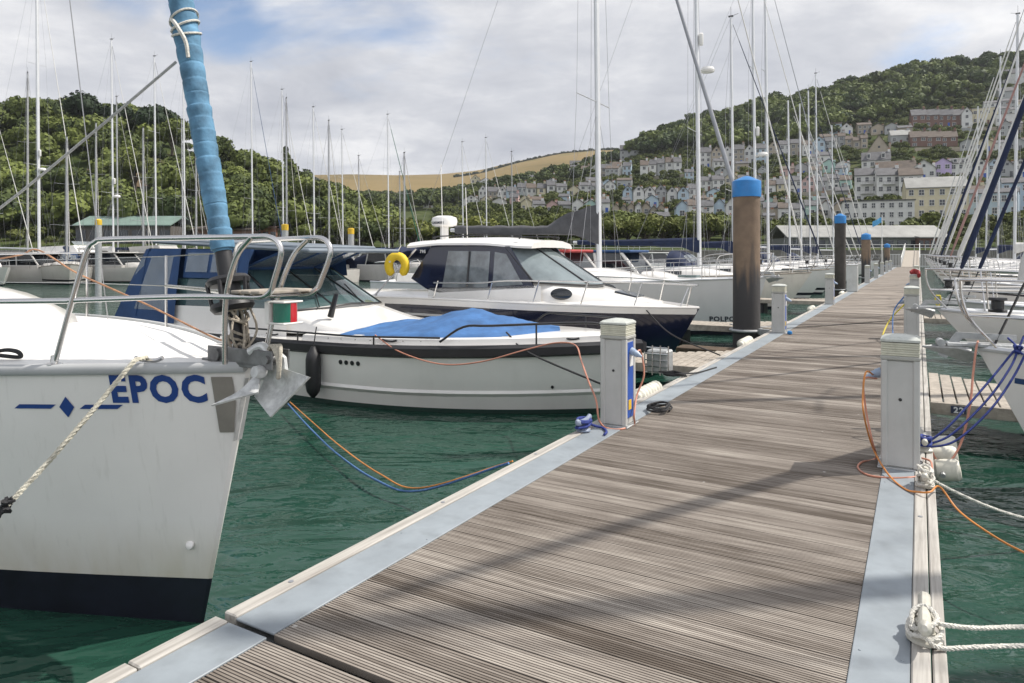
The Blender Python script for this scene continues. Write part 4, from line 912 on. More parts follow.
# ------------------------------------------------------------------ white motorboat with blue cover
o = P(-3.1, 8.6, 0)
T = thing('motorboat', 'white motorboat with black gunwale, bright blue bow cover and navy canvas cockpit', 'motorboat', o, RL)
H2 = Hull(9.6, 3.0, 1.0, .88, rake=.75, tm=.42, p=2.3, fl0=.55, fl1=.10, tw=.93, zb=-.3)
H2.mesh([(None, 0), (.30, 0), (.06, 1)], 44).build('hull', [gel, mat('dark_green_waterline', (.03, .06, .05), .6)], T)
m = MB()
for sd_ in (1, -1):
    m.loft([[H2.surf(-.5-8.9*i/30, .27+.035*max(0, 1-i/8), sd_, 0)+Vector((0, sd_*.035, 0)), H2.surf(-.5-8.9*i/30, .22+.035*max(0, 1-i/8), sd_, 0)+Vector((0, sd_*.0, 0))] for i in range(31)])
    m.loft([[H2.surf(-.5-8.9*i/30, .31+.035*max(0, 1-i/8), sd_, .002), H2.surf(-.5-8.9*i/30, .27+.035*max(0, 1-i/8), sd_, 0)+Vector((0, sd_*.035, 0))] for i in range(31)])
m.build('spray_chine', gel, T)
m = MB()
for sd_ in (1, -1):
    rows = []
    for i in range(51):
        t = (i/50)**1.5; x = -H2.L*t+.02*(i == 0); b = H2.bd(t); z = H2.sheer(t); rows.append([(x+.03*(1-t)**8, sd_*(b+.0), z-.16), (x+.05*(1-t)**8, sd_*(b+.045), z-.13), (x+.05*(1-t)**8, sd_*(b+.045), z-.035), (x, sd_*(b+.0), z-.0), (x, sd_*max(0, b-.05), z-.0), (x, sd_*max(0, b-.05), z-.16)])
    m.loft(rows, ring=True, caps=True)
m.build('gunwale', blackr, T, smooth=50)
H2.deck(camber=.03, inset=.04, dz=-.02).build('deck', gel, T)
m = MB(); rows = []
for i in range(25):                   # white inner coaming of the bow cockpit
    t = .03+.45*(i/24); x = -H2.L*t; b = H2.bd(t)-.10
    rows.append([(x, q*max(.03, b)*k, H2.sheer(t)+zz) for q, k, zz in ((-1, 1, -.03), (-1, .97, .07), (-1, .86, .09), (0, 0, .10), (1, .86, .09), (1, .97, .07), (1, 1, -.03))])
m.loft(rows, caps=True); m.build('bow_coaming', gel, T)
# tent cover with a ridge and peak
m = MB(); rows = []; n = 30
for i in range(n+1):
    s = i/n; x = -1.15-2.85*s; t = -x/H2.L; b = (H2.bd(t)-.13)*(sst(min(1, s*6)+.15) if s < .15 else 1); pk = .07+.25*max(0, 1-abs(s-.50)/.5)**1.15 if s < .9 else .12
    z0 = H2.sheer(t)+.05; row = []
    for k in range(21):
        q = -1+k/10; h = pk*(1-abs(q)**1.1)+.016*math.sin(q*13+i*.9)*(1-abs(q))*math.sin(i*.55)+.010*math.sin(q*5-i*1.3)*(1-abs(q))-.02*math.sin(math.pi*abs(q))*abs(math.sin(i*.42)); 
        if abs(q) == 1: h = -.07
        row.append((x, b*q, z0+.03+h-(.03 if abs(q) == 1 else 0)))
    rows.append(row)
m.loft(rows, caps=True); m.build('bow_cover', canblue, T, smooth=50)
# fasteners
m = MB()
for i in range(12):
    x = -1.3-2.8*i/11; t = -x/H2.L
    for sd_ in (1, -1): m.lathe([(.012, 0), (.012, .006), (.004, .009)], (x, sd_*(H2.bd(t)-.128), H2.sheer(t)+.04), 8, R=Matrix.Rotation(math.radians(90*sd_), 3, 'X'))
m.build('press_stud', steel, T)
m = MB()
for sd_ in (1, -1):                  # black bow rails
    def rp_(x, z, ins=.03): t = max(0.002, -x/H2.L); return (x, sd_*max(.0, H2.bd(t)-ins), H2.sheer(t)+z)
    m.tube(cr([rp_(-.35, .05), rp_(-.40, .20), rp_(-.60, .25), rp_(-1.6, .25), rp_(-1.95, .24), rp_(-2.25, .05)], 4), .016, 8)
    m.tube([rp_(-2.25, .10), rp_(-3.5, .10), rp_(-6.0, .13)], .014, 8)
    for x in (-1.1, -3.2, -4.6, -5.7): m.tube([rp_(x, -.02), rp_(x, .12 if x < -2 else .25)], .012, 6)
m.build('handrail', blackm, T)
for x in (-.75, -3.0, -5.2):
    t = -x/H2.L
    for sd_ in (1, -1): m = MB(); m.tube(cr([(x-.12, sd_*(H2.bd(t)-.09), H2.sheer(t)+.06), (x-.05, sd_*(H2.bd(t)-.09), H2.sheer(t)+.045), (x+.05, sd_*(H2.bd(t)-.09), H2.sheer(t)+.045), (x+.12, sd_*(H2.bd(t)-.09), H2.sheer(t)+.06)], 3), .014, 8); m.build('deck_cleat', blackm, T)
m = MB()
for k in range(4):
    p = H2.surf(-3.45-k*.10, .62, -1, .002); m.lathe([(.032, 0), (.032, .008), (.02, .009)], p, 14, R=Matrix.Rotation(math.radians(96), 3, 'X'))
m.build('vent_holes', blackm, T)
m = MB(); p = H2.surf(-1.0, .38, -1, .002); m.lathe([(.022, 0), (.022, .01)], p, 12, R=Matrix.Rotation(math.radians(100), 3, 'X')); m.build('drain_outlet', blackm, T)
# white cabin foredeck and windscreen
m = MB(); rows = []
for i in range(13):
    s = i/12; x = -4.02-2.3*s; b = 1.0+.18*s; z = .93; h = .10+.32*sst(s*1.3)
    rows.append([(x, b*q, z+h*k) for q, k in ((-1, -.1), (-.97, .55), (-.88, .85), (-.6, 1), (0, 1.08), (.6, 1), (.88, .85), (.97, .55), (1, -.1))])
m.loft(rows, caps=True); m.build('foredeck_moulding', gel, T, smooth=50)
wz0, wz1 = 1.27, 1.84
def wsf(s, q): # windscreen surface
    x = -4.95-1.15*s-.30*abs(q)**2*(1); return Vector((x, q*(1.08-.12*s), wz0+.02+(wz1-wz0)*s-.06*abs(q)*(1-s)))
m = MB(); m.loft([[wsf(s/6, -1+k/6) for k in range(13)] for s in range(7)]); m.build('windscreen', tealglass, T, smooth=60)
m = MB(); m.tube([wsf(0, -1+k/6) for k in range(13)], .018, 6); m.tube([wsf(1, -1+k/6) for k in range(13)], .022, 6)
for q in (-1, -.33, .33, 1): m.tube([wsf(s/4, q) for s in range(5)], .018, 6)
m.build('windscreen_frame', blackm, T)
m = MB(); m.tube([wsf(0, .2)+Vector((.05, 0, .02)), wsf(.5, .45)+Vector((.05, 0, .02))], .010, 5); m.tube([wsf(0, -.6)+Vector((.05, 0, .02)), wsf(.5, -.3)+Vector((.05, 0, .02))], .010, 5); m.build('wiper', blackm, T)
for sd_ in (1, -1):
    m = MB(); m.add([(-5.4, sd_*1.09, 1.25), (-8.3, sd_*1.16, 1.2), (-8.3, sd_*1.12, 1.68), (-6.15, sd_*1.0, 1.70)], [(0, 1, 2, 3)]); m.build('side_window', tealglass, T, smooth=0)
    m = MB(); m.loft([[(-5.2, sd_*1.14, .8), (-5.2, sd_*1.12, 1.26)], [(-8.6, sd_*1.24, .8), (-8.6, sd_*1.20, 1.22)]]); m.build('cabin_side', gel, T)
m = MB(); m.loft([[Vector((-6.12+.95*k/4-.30*q*q, q*(.96-.02*k), 1.86+.31*k/4)) for q in np.linspace(-1, 1, 13)] for k in range(5)]); us = m.build('upper_screen', clearw, T, smooth=60)
m = MB()
for q in (-1, -.34, .34, 1): m.tube([Vector((-6.12+.95*k/4-.30*q*q, q*(.965-.02*k), 1.86+.31*k/4)) for k in range(5)], .035, 6, sq=.5)
m.tube([Vector((-6.10-.30*q*q, q*.965, 1.87)) for q in np.linspace(-1, 1, 13)], .035, 6); m.build('canvas_edging', canroyal, us)
m = MB(); RT = Matrix.Rotation(math.radians(2.5), 3, 'Y'); m.box((-6.75, 0, 2.235), (3.9, 2.15, .06), bev=.025, R=RT); m.box((-6.85, 0, 2.28), (3.3, 1.8, .05), bev=.02, R=RT); m.build('hardtop', mat('slate_hardtop', (.14, .17, .20), .5, var=.15), T)
for sd_ in (1, -1):       # blue canvas side screens with clear windows
    m = MB(); m.loft([[Vector((x, sd_*(1.11-.06*k/3+.012*math.sin(x*9)), 1.70+.48*k/3)) for k in range(4)] for x in np.linspace(-6.1, -7.75, 20)]); s_ = m.build('side_screen', canroyal, T, smooth=60)
    for a_, b_ in ((-6.35, -7.0), (-7.1, -7.65)):
        m = MB(); m.loft([[Vector((x, sd_*(1.13-.06*k/3+.012*math.sin(x*9)), 1.80+.32*k/3)) for k in range(4)] for x in np.linspace(a_, b_, 9)]); m.build('clear_window', clearw, s_, smooth=60)
m = MB(); rows = []                       # rear canvas enclosure, sloping
for i in range(12):
    a = -1+2*i/11; rows.append([Vector((-8.65-.05*k+.02*math.sin(i*2), a*(1.15+.03*k), 2.2-.30*k)) for k in range(5)])
m.loft(rows)
for sd_ in (1, -1): m.loft([[Vector((-8.6-1.0*s_*k/4-.02*math.sin(k*3+s_*4), sd_*(1.14+.06*k/4), 2.2-.32*k)) for k in range(5)] for s_ in (0, .5, 1)])
bc = m.build('rear_enclosure', canroyal, T, smooth=60)
for sd_ in (1, -1):        # tall side curtains of the cockpit with clear panels
    def cv_(a, k): return Vector((-7.75-a*(1.0+.75*(1-k)), sd_*(1.27-.14*k+.012*math.sin(a*7+k*3)), .93+1.26*k))
    m = MB(); m.loft([[cv_(a, k) for k in np.linspace(0, 1, 9)] for a in np.linspace(0, 1, 14)]); sc_ = m.build('side_curtain', canroyal, T, smooth=60)
    m = MB(); m.loft([[cv_(a, k)+Vector((0, sd_*.006, 0)) for k in np.linspace(.16, .90, 7)] for a in np.linspace(.18, .72, 8)]); m.build('clear_window', clearw, sc_, smooth=60)
m = MB(); m.add([(-8.70, -1.17, 2.02), (-9.0, -1.205, 1.1), (-9.38, -1.215, 1.1), (-8.80, -1.18, 2.02)], [(0, 1, 2, 3)]); m.build('clear_window', clearw, bc, smooth=0)
m = MB(); m.box((-9.75, 0, .95), (.35, .45, .75), bev=.10); m.box((-9.75, 0, .5), (.3, .25, .6), bev=.05); m.build('outboard_motor', blackr, T)
m = MB(); m.tube([(-4.62, -.80, 1.15), (-4.5, -.80, 1.50)], [.05, .035], 12); m.build('rod_holder', blackm, T)
# black fender on its line
fx = -4.15; fp = H2.surf(fx, .55, -1, .08)
t = thing('hull_fender', 'black sausage fender hanging on the white motorboat side', 'fender', o+rot @ Vector((fp.x, fp.y-.05, .14)), RL)
m = MB(); m.lathe([(.02, -.03), (.05, .0), (.09, .06), (.105, .14), (.105, .50), (.09, .58), (.05, .63), (.03, .68)], seg=18); m.build('body', blackr, t, smooth=60)
m = MB(); m.tube([(0, 0, .66), (0.01, .05, .95)], .008, 6); m.build('line', ropek, t)
# dark line from its bow cleat to the pontoon
cable('mooring_rope', [o+rot @ Vector((-1.55, -.75, 1.08)), o+rot @ Vector((-1.1, -.9, .85)), P(-2.66, 7.2, .55)], .012, ropek, 'black line from the blue-covered motorboat bow to the pontoon', 'mooring rope')
# ------------------------------------------------------------------ navy cabin cruiser
o = P(-3.27, 12.0, 0)
T = thing('cabin_cruiser', 'navy hulled cabin cruiser with white deck and white wheelhouse roof', 'cabin cruiser', o, RL)
H3 = Hull(8.0, 2.9, 1.16, 1.20, rake=.85, tm=.42, p=2.2, fl0=.60, fl1=.10, tw=.93, zb=-.3, Fm=1.24)
H3.mesh([(None, 0), (.10, 0), (.02, 1)], 44).build('hull', [navy, navyp], T)
m = MB(); 
for sd_ in (1, -1):
    m.loft([[H3.surf(-.02-7.9*i/30, H3.sheer((.02+7.9*i/30)/8)-z, sd_, .006) for z in (.0, .05, .10)] for i in range(31)])
m.build('sheer_band', gel, T)
m = MB()
for sd_ in (1, -1): m.loft([[H3.surf(-3.2-4.3*i/12, .98+.0*i, sd_, .006), H3.surf(-3.2-4.3*i/12, .98-.05*min(1, i/5), sd_, .006)] for i in range(13)])
m.build('side_flash', alum, T)
H3.deck(camber=.10, dz=-.0).build('deck', gel, T)
H3.rail(.022, .02, .02, seg=6).build('toe_rail', gel, T)
m = MB(); rows = []
for i in range(17):                       # long moulded foredeck trunk
    s = i/16; x = -.70-2.1*s; b = .25+.80*sst(s*1.15)**.8; z = H3.sheer(-x/8)+.04; h = .05+.34*s**1.1
    rows.append([(x, b*q, z+h*k) for q, k in ((-1, -.2), (-.96, .5), (-.85, .85), (-.55, 1), (0, 1.06), (.55, 1), (.85, .85), (.96, .5), (1, -.2))])
m.loft(rows, caps=True); fd = m.build('foredeck_moulding', gel, T, smooth=50)
m = MB(); m.box((-1.25, 0, 1.38), (.42, .45, .035), bev=.012, R=Matrix.Rotation(math.radians(12), 3, 'Y')); m.build('hatch', glassd, T)
for sd_ in (1, -1): m = MB(); m.lathe([(.01, 0), (.12, 0), (.14, .02), (.12, .03), (.01, .03)], (-2.12, sd_*1.0, 1.40), 20, R=Matrix.Rotation(math.radians(-82*sd_), 3, 'X') , sx=1.5, sy=.75); m.build('porthole', glassd, T)
# wheelhouse
RZ = 2.33
def whs(x, z, sd_): return (x, sd_*(1.12-.16*(z-1.1)/1.2), z)
for sd_ in (1, -1):
    m = MB(); m.loft([[whs(-2.45, .98, sd_), whs(-2.50, 1.54, sd_)], [whs(-4.95, .98, sd_), whs(-4.95, 1.44, sd_)]]); m.build('cabin_side', gel, T)
    m = MB(); poly = [whs(-2.62, 1.50, sd_), whs(-3.20, 2.24, sd_), whs(-4.95, 2.27, sd_), whs(-5.40, 1.62, sd_), whs(-5.00, 1.42, sd_), whs(-4.70, 1.36, sd_)]
    m.prism(poly, (0, -sd_*.03, 0)); fr_ = m.build('window_surround', navy, T)
    for wp in ([(-2.86, 1.55), (-3.25, 2.10), (-3.50, 2.14), (-3.50, 1.50)], [(-3.60, 1.48), (-3.60, 2.15), (-4.55, 2.16), (-4.63, 1.46)]):
        m = MB(); m.add([Vector(whs(x, z, sd_))+Vector((0, sd_*.006, 0)) for x, z in wp], [(0, 1, 2, 3)]); g_ = m.build('side_window', mat('cabin_glass', (.17, .19, .20), .06, var=.5, vs=3, spec=.9), T, smooth=0)
    m = MB(); m.tube([Vector(whs(-4.05, 1.48, sd_))+Vector((0, sd_*.02, 0)), Vector(whs(-4.05, 2.15, sd_))+Vector((0, sd_*.02, 0))], .018, 6); m.build('window_bar', blackm, T)
def ws3(s, q): x = -1.80-1.20*s-(.85-.55*s)*abs(q)**2.2; return Vector((x, q*(1.04-.09*s), 1.53+.70*s+.06*abs(q)**2*(1-s)))
m = MB(); m.loft([[ws3(s/6, -1+k/6) for k in range(13)] for s in range(7)]); m.build('windscreen', mat('pale_tinted_glass', (.20, .24, .25), .05, var=.3, vs=2, alpha=.85, spec=.9), T, smooth=60)
m = MB(); m.tube([ws3(0, -1+k/6) for k in range(13)], .02, 6)
for q in (-1, -.34, .34, 1): m.tube([ws3(s/4, q) for s in range(5)], .022, 6)
m.build('windscreen_frame', blackm, T)
m = MB(); rows = []
for i in range(15):
    s = i/14; x = -2.80-2.70*s; b = 1.06*(.80+.20*sst(s*3)); z = RZ-.0*s-.07*(1-sst(s*2.5))-.05*sst((s-.7)/.3)
    rows.append([(x, b*q, z+k) for q, k in ((-1, -.06), (-1.0, -.02), (-.9, .04), (-.5, .09), (0, .105), (.5, .09), (.9, .04), (1.0, -.02), (1, -.06), (.5, -.04), (-.5, -.04))])
m.loft(rows, ring=True, caps=True); rf = m.build('roof', gel, T, smooth=50)
m = MB()
for sd_ in (1, -1): m.tube(cr([(-3.1, sd_*.78, RZ+.05), (-3.2, sd_*.78, RZ+.12), (-4.9, sd_*.78, RZ+.12), (-5.0, sd_*.78, RZ+.04)], 4), .014, 6)
m.build('roof_rail', blackm, rf)
m = MB(); m.lathe([(.18, 0), (.26, .03), (.275, .12), (.255, .19), (.15, .23), (.02, .235)], (-5.35, .0, RZ+.34), 28); m.tube([(-5.35, 0, RZ-.05), (-5.35, 0, RZ+.36)], .09, 12); rd = m.build('radar_dome', gel, T, smooth=50)
def domefn(x, y):
    a = -math.pi*.5+(x-.14)/.276; return Vector((-5.35+math.cos(a)*.2775, math.sin(a)*.2775, RZ+.34+.055+y))
text_on('GARMIN', .07, domefn, 'dome_lettering', signdark, rd)
text_on('795', .085, lambda x, y: Vector(whs(-5.2+x, 2.12+y*.0+.0, -1))+Vector((0, -.045, y)), 'side_number', alum, T)
m = MB()
for x, y, h in ((-5.1, .5, 1.2), (-5.1, -.4, 1.6)): m.tube([(x, y, RZ), (x-.05, y, RZ+h)], .008, 5)
m.build('antenna', gel, T)
m = MB()                      # bow rails
for sd_ in (1, -1):
    def q3(x, z, ins=.06): t = max(.002, -x/8); return Vector((x, sd_*max(.05, H3.bd(t)-ins), H3.sheer(t)+z))
    m.tube(cr([q3(-.02, .40), q3(-.4, .42), q3(-1.0, .43), q3(-2.0, .42), q3(-3.0, .40), q3(-3.6, .34), q3(-4.6, .32)], 4), .0125, 7)
    for x in (-.15, -.8, -1.6, -2.4, -3.3, -4.5): m.tube([q3(x-.12, .0), q3(x, .43 if -2.8 < x < -.5 else .36)], .0115, 6)
m.build('bow_rail', steel, T)
m = MB(); m.box((-8.15, 0, 1.0), (.50, .42, .55), bev=.12); m.box((-8.15, 0, .5), (.28, .22, .7), bev=.05); m.build('outboard_motor', blackr, T)
m = MB()
for sd_ in (1, -1): m.tube([(-5.4, sd_*.9, 2.2), (-6.6, sd_*1.15, .95)], .02, 6)
m.build('canopy_frame', steel, T)
m = MB(); rows = []
for i in range(12):
    a = -1.1+2.2*i/11; rows.append([(-5.75-.16*math.cos(k)*(1+.15*math.sin(i*2.3)), a, 2.14+.14*math.sin(k)*(1+.2*math.sin(i*1.7))-.06*abs(a)**2) for k in np.linspace(0, 2*math.pi, 10)[:-1]])
m.loft(rows, ring=True, caps=True); m.build('folded_bimini', cann, T, smooth=60)
m = MB(); m.box((-7.3, 0, .9), (1.2, 2.3, .5), bev=.08); m.build('aft_seating', gel, T)
t = thing('lifebuoy', 'yellow horseshoe lifebuoy hung on the navy cruiser stern rail', 'lifebuoy', W(397, 277, 13.7), -.15)
m = MB(); pts = [(math.cos(a)*.17, 0, .22+math.sin(a)*.19) for a in np.linspace(math.radians(-60), math.radians(240), 20)]; m.tube(pts, [.05]+[.085]*18+[.05], 10, sq=1.0); m.build('ring', yel, t, smooth=60)
m = MB(); m.tube([(-.12, -.09, .3), (-.12, .09, .3)], .02); m.tube([(0, 0, .47), (0.05, .1, .62)], .008, 5); m.build('strap', ropew, t)
cable('mooring_rope', [o+rot @ Vector((-.8, -.55, 1.2)), o+rot @ Vector((-.2, -.9, .8)), P(-2.66, 11.0, .53)], .011, ropek, 'thin black line from the navy bow down to the pontoon edge', 'mooring rope')
# ------------------------------------------------------------------ sailing yachts, left side
yacht('pale grey yacht lettered POLPO with grey sail cover, bow behind the big blue-capped pile', P(-3.4, 18.8, 0), RL, L=12, B=3.9, Fb=1.5, Fs=1.2, rake=.5, J=4.6, mh=16, hull=gel_grey, boot=mat('green_boot', (.02, .07, .06), .5), sub=navyp, furl=alumd, fr=.06, cover=cang, hood=cann, spread=2, text=('POLPO', .17, -1.30, .36), anchor=True, mastr=.10, bz_=1.1, ch_=1.7)
LY = [
 (28.4, dict(fr=.032, L=12, mh=18, cover=cann, hood=cant, furl=canw, radar=.45, hull=gel_warm, mastr=.11), 'cream-hulled yacht with tall radar mast, its raked bow left of the second pile'),
 (34.5, dict(fr=.032, L=10, mh=12, cover=cann, hood=cann, furl=cann), 'white yacht with navy furled sail, bow just past the dark second pile'),
 (39.8, dict(fr=.032, L=12, mh=17, cover=cann, hood=cann, furl=canw, mastr=.10, radar=.36), 'white yacht with very tall thin mast and navy cover beyond the grey cabinet'),
 (43.5, dict(fr=.032, L=12, mh=18, cover=None, hood=None, furl=alumd, mastr=.10), 'bare-boomed white yacht with tall mast, next past the navy-covered tall one'),
 (51.5, dict(fr=.032, L=10, mh=11.2, cover=cann, hood=canroyal, furl=canw), 'white yacht at the third blue-capped pile, navy boom cover'),
 (57, dict(fr=.032, L=10, mh=12, cover=None, hood=cann, furl=canw), 'white yacht with navy hood between the third and fourth piles'),
 (62, dict(fr=.032, L=11, mh=14, cover=cann, hood=cann, furl=cann), 'white yacht with all-navy canvas and furled sail, between third and fourth pile'),
 (67, dict(fr=.032, L=12, mh=16.5, cover=cann, hood=None, furl=canw), 'tall-masted white yacht shortly before the far fourth pile'),
 (80, dict(fr=.032, L=12, mh=14, cover=None, hood=cann, furl=canw), 'last white yacht on the left row beside the far pile')]
for u, kw, lab in LY: yacht(lab, P(-3.5, u, 0), RL, detail=0 if u > 30 else 1, **kw)
# right side
M1 = P(.45+4.9, 8.0, 0); ROT1 = math.radians(5.0)
R1t, R1H = yacht('white yacht at the right edge with thin blue stripe, blue lines on its bow', M1+Vector((math.cos(RR+ROT1), math.sin(RR+ROT1), 0))*4.9, RR+ROT1, L=11, B=3.4, Fb=1.25, Fs=1.05, rake=.75, J=4.9, mh=12.4, furl=canw, fr=.10, cover=cann, hood=cann, anchor=True, stripe=canroyal, boot=gel, spread=2, mastr=.125)
RYs = [(12.6, .25, dict(L=10.5, mh=13.2, furl=cann, fr=.042, Fb=1.25, cover=canroyal, hood=canroyal, anchor=True, rake=1.3), 'white yacht with navy furled headsail and anchor, second bow on the right'),
 (16.6, .7, dict(L=10, mh=12, furl=cann, fr=.035, Fb=1.15, hull=gel_grey, cover=cann, hood=cann, rake=1.2, anchor=True), 'grey-hulled yacht with navy furled sail, third bow on the right'),
 (22.5, .6, dict(L=10, mh=12, furl=canw, cover=canroyal, hood=cann, stripe=navy, rake=1.0), 'white yacht with navy stripe, fourth bow on the right'),
 (27.5, .6, dict(L=11, mh=13, furl=mat('faded_pink_cloth', (.34, .20, .18), .8), fr=.04, cover=canw, hood=None, radar=.4), 'white yacht with dull red furled sail and white boom cover on the right'),
 (33, .6, dict(L=11, mh=14, furl=canw, fr=.045, cover=cann, hood=cann), 'white yacht with thick white furled sail, right row beyond the red-furled one'),
 (39, .6, dict(L=12, mh=13.3, furl=cann, cover=canroyal, hood=canroyal, mastr=.10), 'white yacht with blue boom cover and thick mast at right'),
 (45, .6, dict(L=12, mh=14.2, furl=canw, cover=cann, hood=None, mastr=.11), 'white yacht with a tall mast pair partner beside the blue-covered one'),
 (50, .6, dict(L=12, mh=14.5, furl=canw, cover=canw, hood=cann, mastr=.11), 'white yacht with white boom cover far along the right row'),
 (60, .6, dict(L=11, mh=14.5, furl=canw, cover=cann, hood=cann), 'far white yacht on the right row, third from the gangway'),
 (70, .6, dict(L=10, mh=11, furl=canw, cover=None, hood=cann), 'far white yacht on the right row, second from the gangway'),
 (82, .6, dict(L=11, mh=15, furl=canw, cover=cann, hood=None), 'far white yacht nearest the gangway on the right')]
for u, v, kw, lab in RYs: yacht(lab, P(v, u, 0), RR, detail=1 if u < 25 else 0, **kw)
# yellow rope loops and coiled gear on second right yacht bow
cable('rope_coil', [W(938, 300, 13)+Vector((.05*math.cos(a), 0, .10*math.sin(a)*(1+.2*math.sin(a*3)))) for a in np.linspace(0, 16, 40)], .013, ropey, 'yellow rope hanks hanging on the third right bow rail', 'rope', 3)
# ------------------------------------------------------------------ boats across the fairway
def fy(lab, px, Y, rz, **kw): return yacht(lab, (((px-512)/F*Y), Y, 0), math.radians(rz), detail=0, group='yachts moored across the fairway', **kw)
FY = [('large white yacht far left with grey sprayhood and radar on its mast', 62, 52, -20, dict(L=13, mh=19, radar=.30, hood=cang, mastr=.12, J=5)),
 ('white yacht across the fairway whose mast stands left of the blue furled sail', 132, 58, -15, dict(L=11, mh=15.5, cover=canw, radar=.3, J=4.4)),
 ('white yacht with navy cover moored just left of the blue furled sail', 176, 62, -10, dict(L=11, mh=15, cover=cann, hood=cann, J=4.4)),
 ('white yacht with slender mast directly left of the blue furled sail', 196, 66, -15, dict(L=10, mh=15.5, cover=None, hood=canroyal, J=4)),
 ('white yacht with blue canvas right of the blue furled sail', 262, 70, -20, dict(L=11, mh=17, cover=canroyal, hood=cann, furl=canroyal, J=4.2)),
 ('small white yacht behind the navy canvas cockpit, bare boom', 292, 74, -15, dict(L=10, mh=14.5, cover=None, J=4)),
 ('white yacht with twin-looking thin mast behind the motorboat hardtop', 322, 68, -25, dict(L=10, mh=12.5, cover=cann, J=4)),
 ('white yacht between the yellow-capped piles with grey cover', 353, 76, -10, dict(L=10, mh=12, cover=cang, J=4)),
 ('white yacht with green furled sail and blue cover ahead of the wooded shore', 400, 72, -20, dict(L=11, mh=13.0, cover=canroyal, furl=mat('green_canvas', (.01, .10, .06), .8), fr=.05, J=4.2)),
 ('small white yacht behind the navy cruiser radar dome', 466, 80, -25, dict(L=9, mh=11.5, cover=None, J=3.6)),
 ('white yacht behind the navy cruiser wheelhouse roof', 494, 78, -25, dict(L=10, mh=12, cover=cang, J=4)),
 ('white yacht far left at the picture edge', 12, 62, -10, dict(L=11, mh=12.5, cover=cann, hood=cann, J=4.4)),]
HN = [24, 18.7, 18.3, 19.8, 20.2, 18.2, 15.2, 14.2, 15.2, 13.6, 13.8, 14]
for (lab, px, Y, rz, kw), mh_ in zip(FY, HN): kw['mh'] = mh_; kw.setdefault('fr', .035); fy(lab, px+25, Y, rz, **kw)
def mcruiser(lab, px, Y, rz, L=9, roofm=None, hull=None, fly=False, canvas=None, stripe=None):
    t = thing('motor_cruiser', lab, 'motor cruiser', ((px-512)/F*Y, Y, 0), math.radians(rz), 'motor boats across the fairway'); H = Hull(L, L*.33, 1.25, .95, rake=.8, tm=.42, fl0=.5, tw=.92)
    H.mesh([(None, 0), (.10, 1)], 16).build('hull', [hull or gel, navyp], t); H.deck().build('deck', gel, t)
    m = MB(); coach(m, H, -L*.12, -L*.52, .66, .40, nose=.5); m.build('foredeck_moulding', gel, t)
    m = MB(); b = L*.135; m.loft([[(-L*.34, -b, 1.3), (-L*.34, b, 1.3), (-L*.80, b*1.05, 1.2), (-L*.80, -b*1.05, 1.2)], [(-L*.44, -b*.88, 2.15), (-L*.44, b*.88, 2.15), (-L*.78, b*.92, 2.15), (-L*.78, -b*.92, 2.15)]], ring=True); m.build('cabin_windows', glassd, t, smooth=0)
    m = MB()
    for x0, x1 in ((-L*.34, -L*.44), (-L*.56, -L*.58), (-L*.80, -L*.78)):
        for sd_ in (1, -1): m.tube([(x0, sd_*b*1.0, 1.25), (x1, sd_*b*.92, 2.15)], .06, 6)
    m.build('window_pillar', gel, t)
    m = MB(); m.box((-L*.60, 0, 2.2), (L*.42, b*2.05, .10), bev=.04); m.build('roof', roofm or gel, t)
    m = MB(); m.box((-L*.62, 0, .95), (L*.56, b*2.15, .7), bev=.05); m.build('cabin_side', gel, t)
    if fly:
        m = MB(); m.loft([[(-L*.40, -b*.8, 2.25), (-L*.40, b*.8, 2.25), (-L*.78, b*.9, 2.25), (-L*.78, -b*.9, 2.25)], [(-L*.45, -b*.8, 2.85), (-L*.45, b*.8, 2.85), (-L*.80, b*.9, 2.7), (-L*.80, -b*.9, 2.7)]], ring=True, caps=True); m.build('flybridge', gel, t)
        m = MB(); m.loft([[(-L*.44, -b*.78, 2.85), (-L*.44, b*.78, 2.85)], [(-L*.48, -b*.72, 3.2), (-L*.48, b*.72, 3.2)]]); m.build('flybridge_screen', clearw, t)
    if canvas: m = MB(); m.loft([[(-L*.80+.0, b*1.05*math.cos(a), .95+1.25*math.sin(a)**.6) for a in np.linspace(0.01, math.pi-.01, 9)], [(-L*.96, b*1.0*math.cos(a), .95+.95*math.sin(a)**.6) for a in np.linspace(0.01, math.pi-.01, 9)]]); m.build('cockpit_canopy', canvas, t, smooth=60)
    m = MB(); H.rail(.014, .5, .06, t1=.5, n=14, mb=m)
    for q in (.06, .16, .28, .4):
        for sd_ in (1, -1): m.tube([(-L*q, sd_*(H.bd(q)-.06), H.sheer(q)), (-L*q, sd_*(H.bd(q)-.06), H.sheer(q)+.5)], .012, 5)
    m.build('bow_rail', steel, t)
mcruiser('white flybridge motor cruiser at left under the grey line, seen through the pulpit', 128, 60, -12, 10, fly=True)
mcruiser('small white motor cruiser left of the flybridge one', 55, 66, -20, 8, canvas=cann)
mcruiser('white motor cruiser with navy canopy behind the near white foredeck at far left', 8, 46, -25, 8, canvas=cann)
mcruiser('white motor cruiser right of the blue furled sail with blue canopy', 330, 62, 160, 9, canvas=canroyal)
mcruiser('small white motor cruiser left of the yellow lifebuoy', 375, 58, 170, 8)
mcruiser('white motor cruiser with navy hull beside the green-roofed boatshed', 225, 78, -20, 9, hull=navy, canvas=cann)
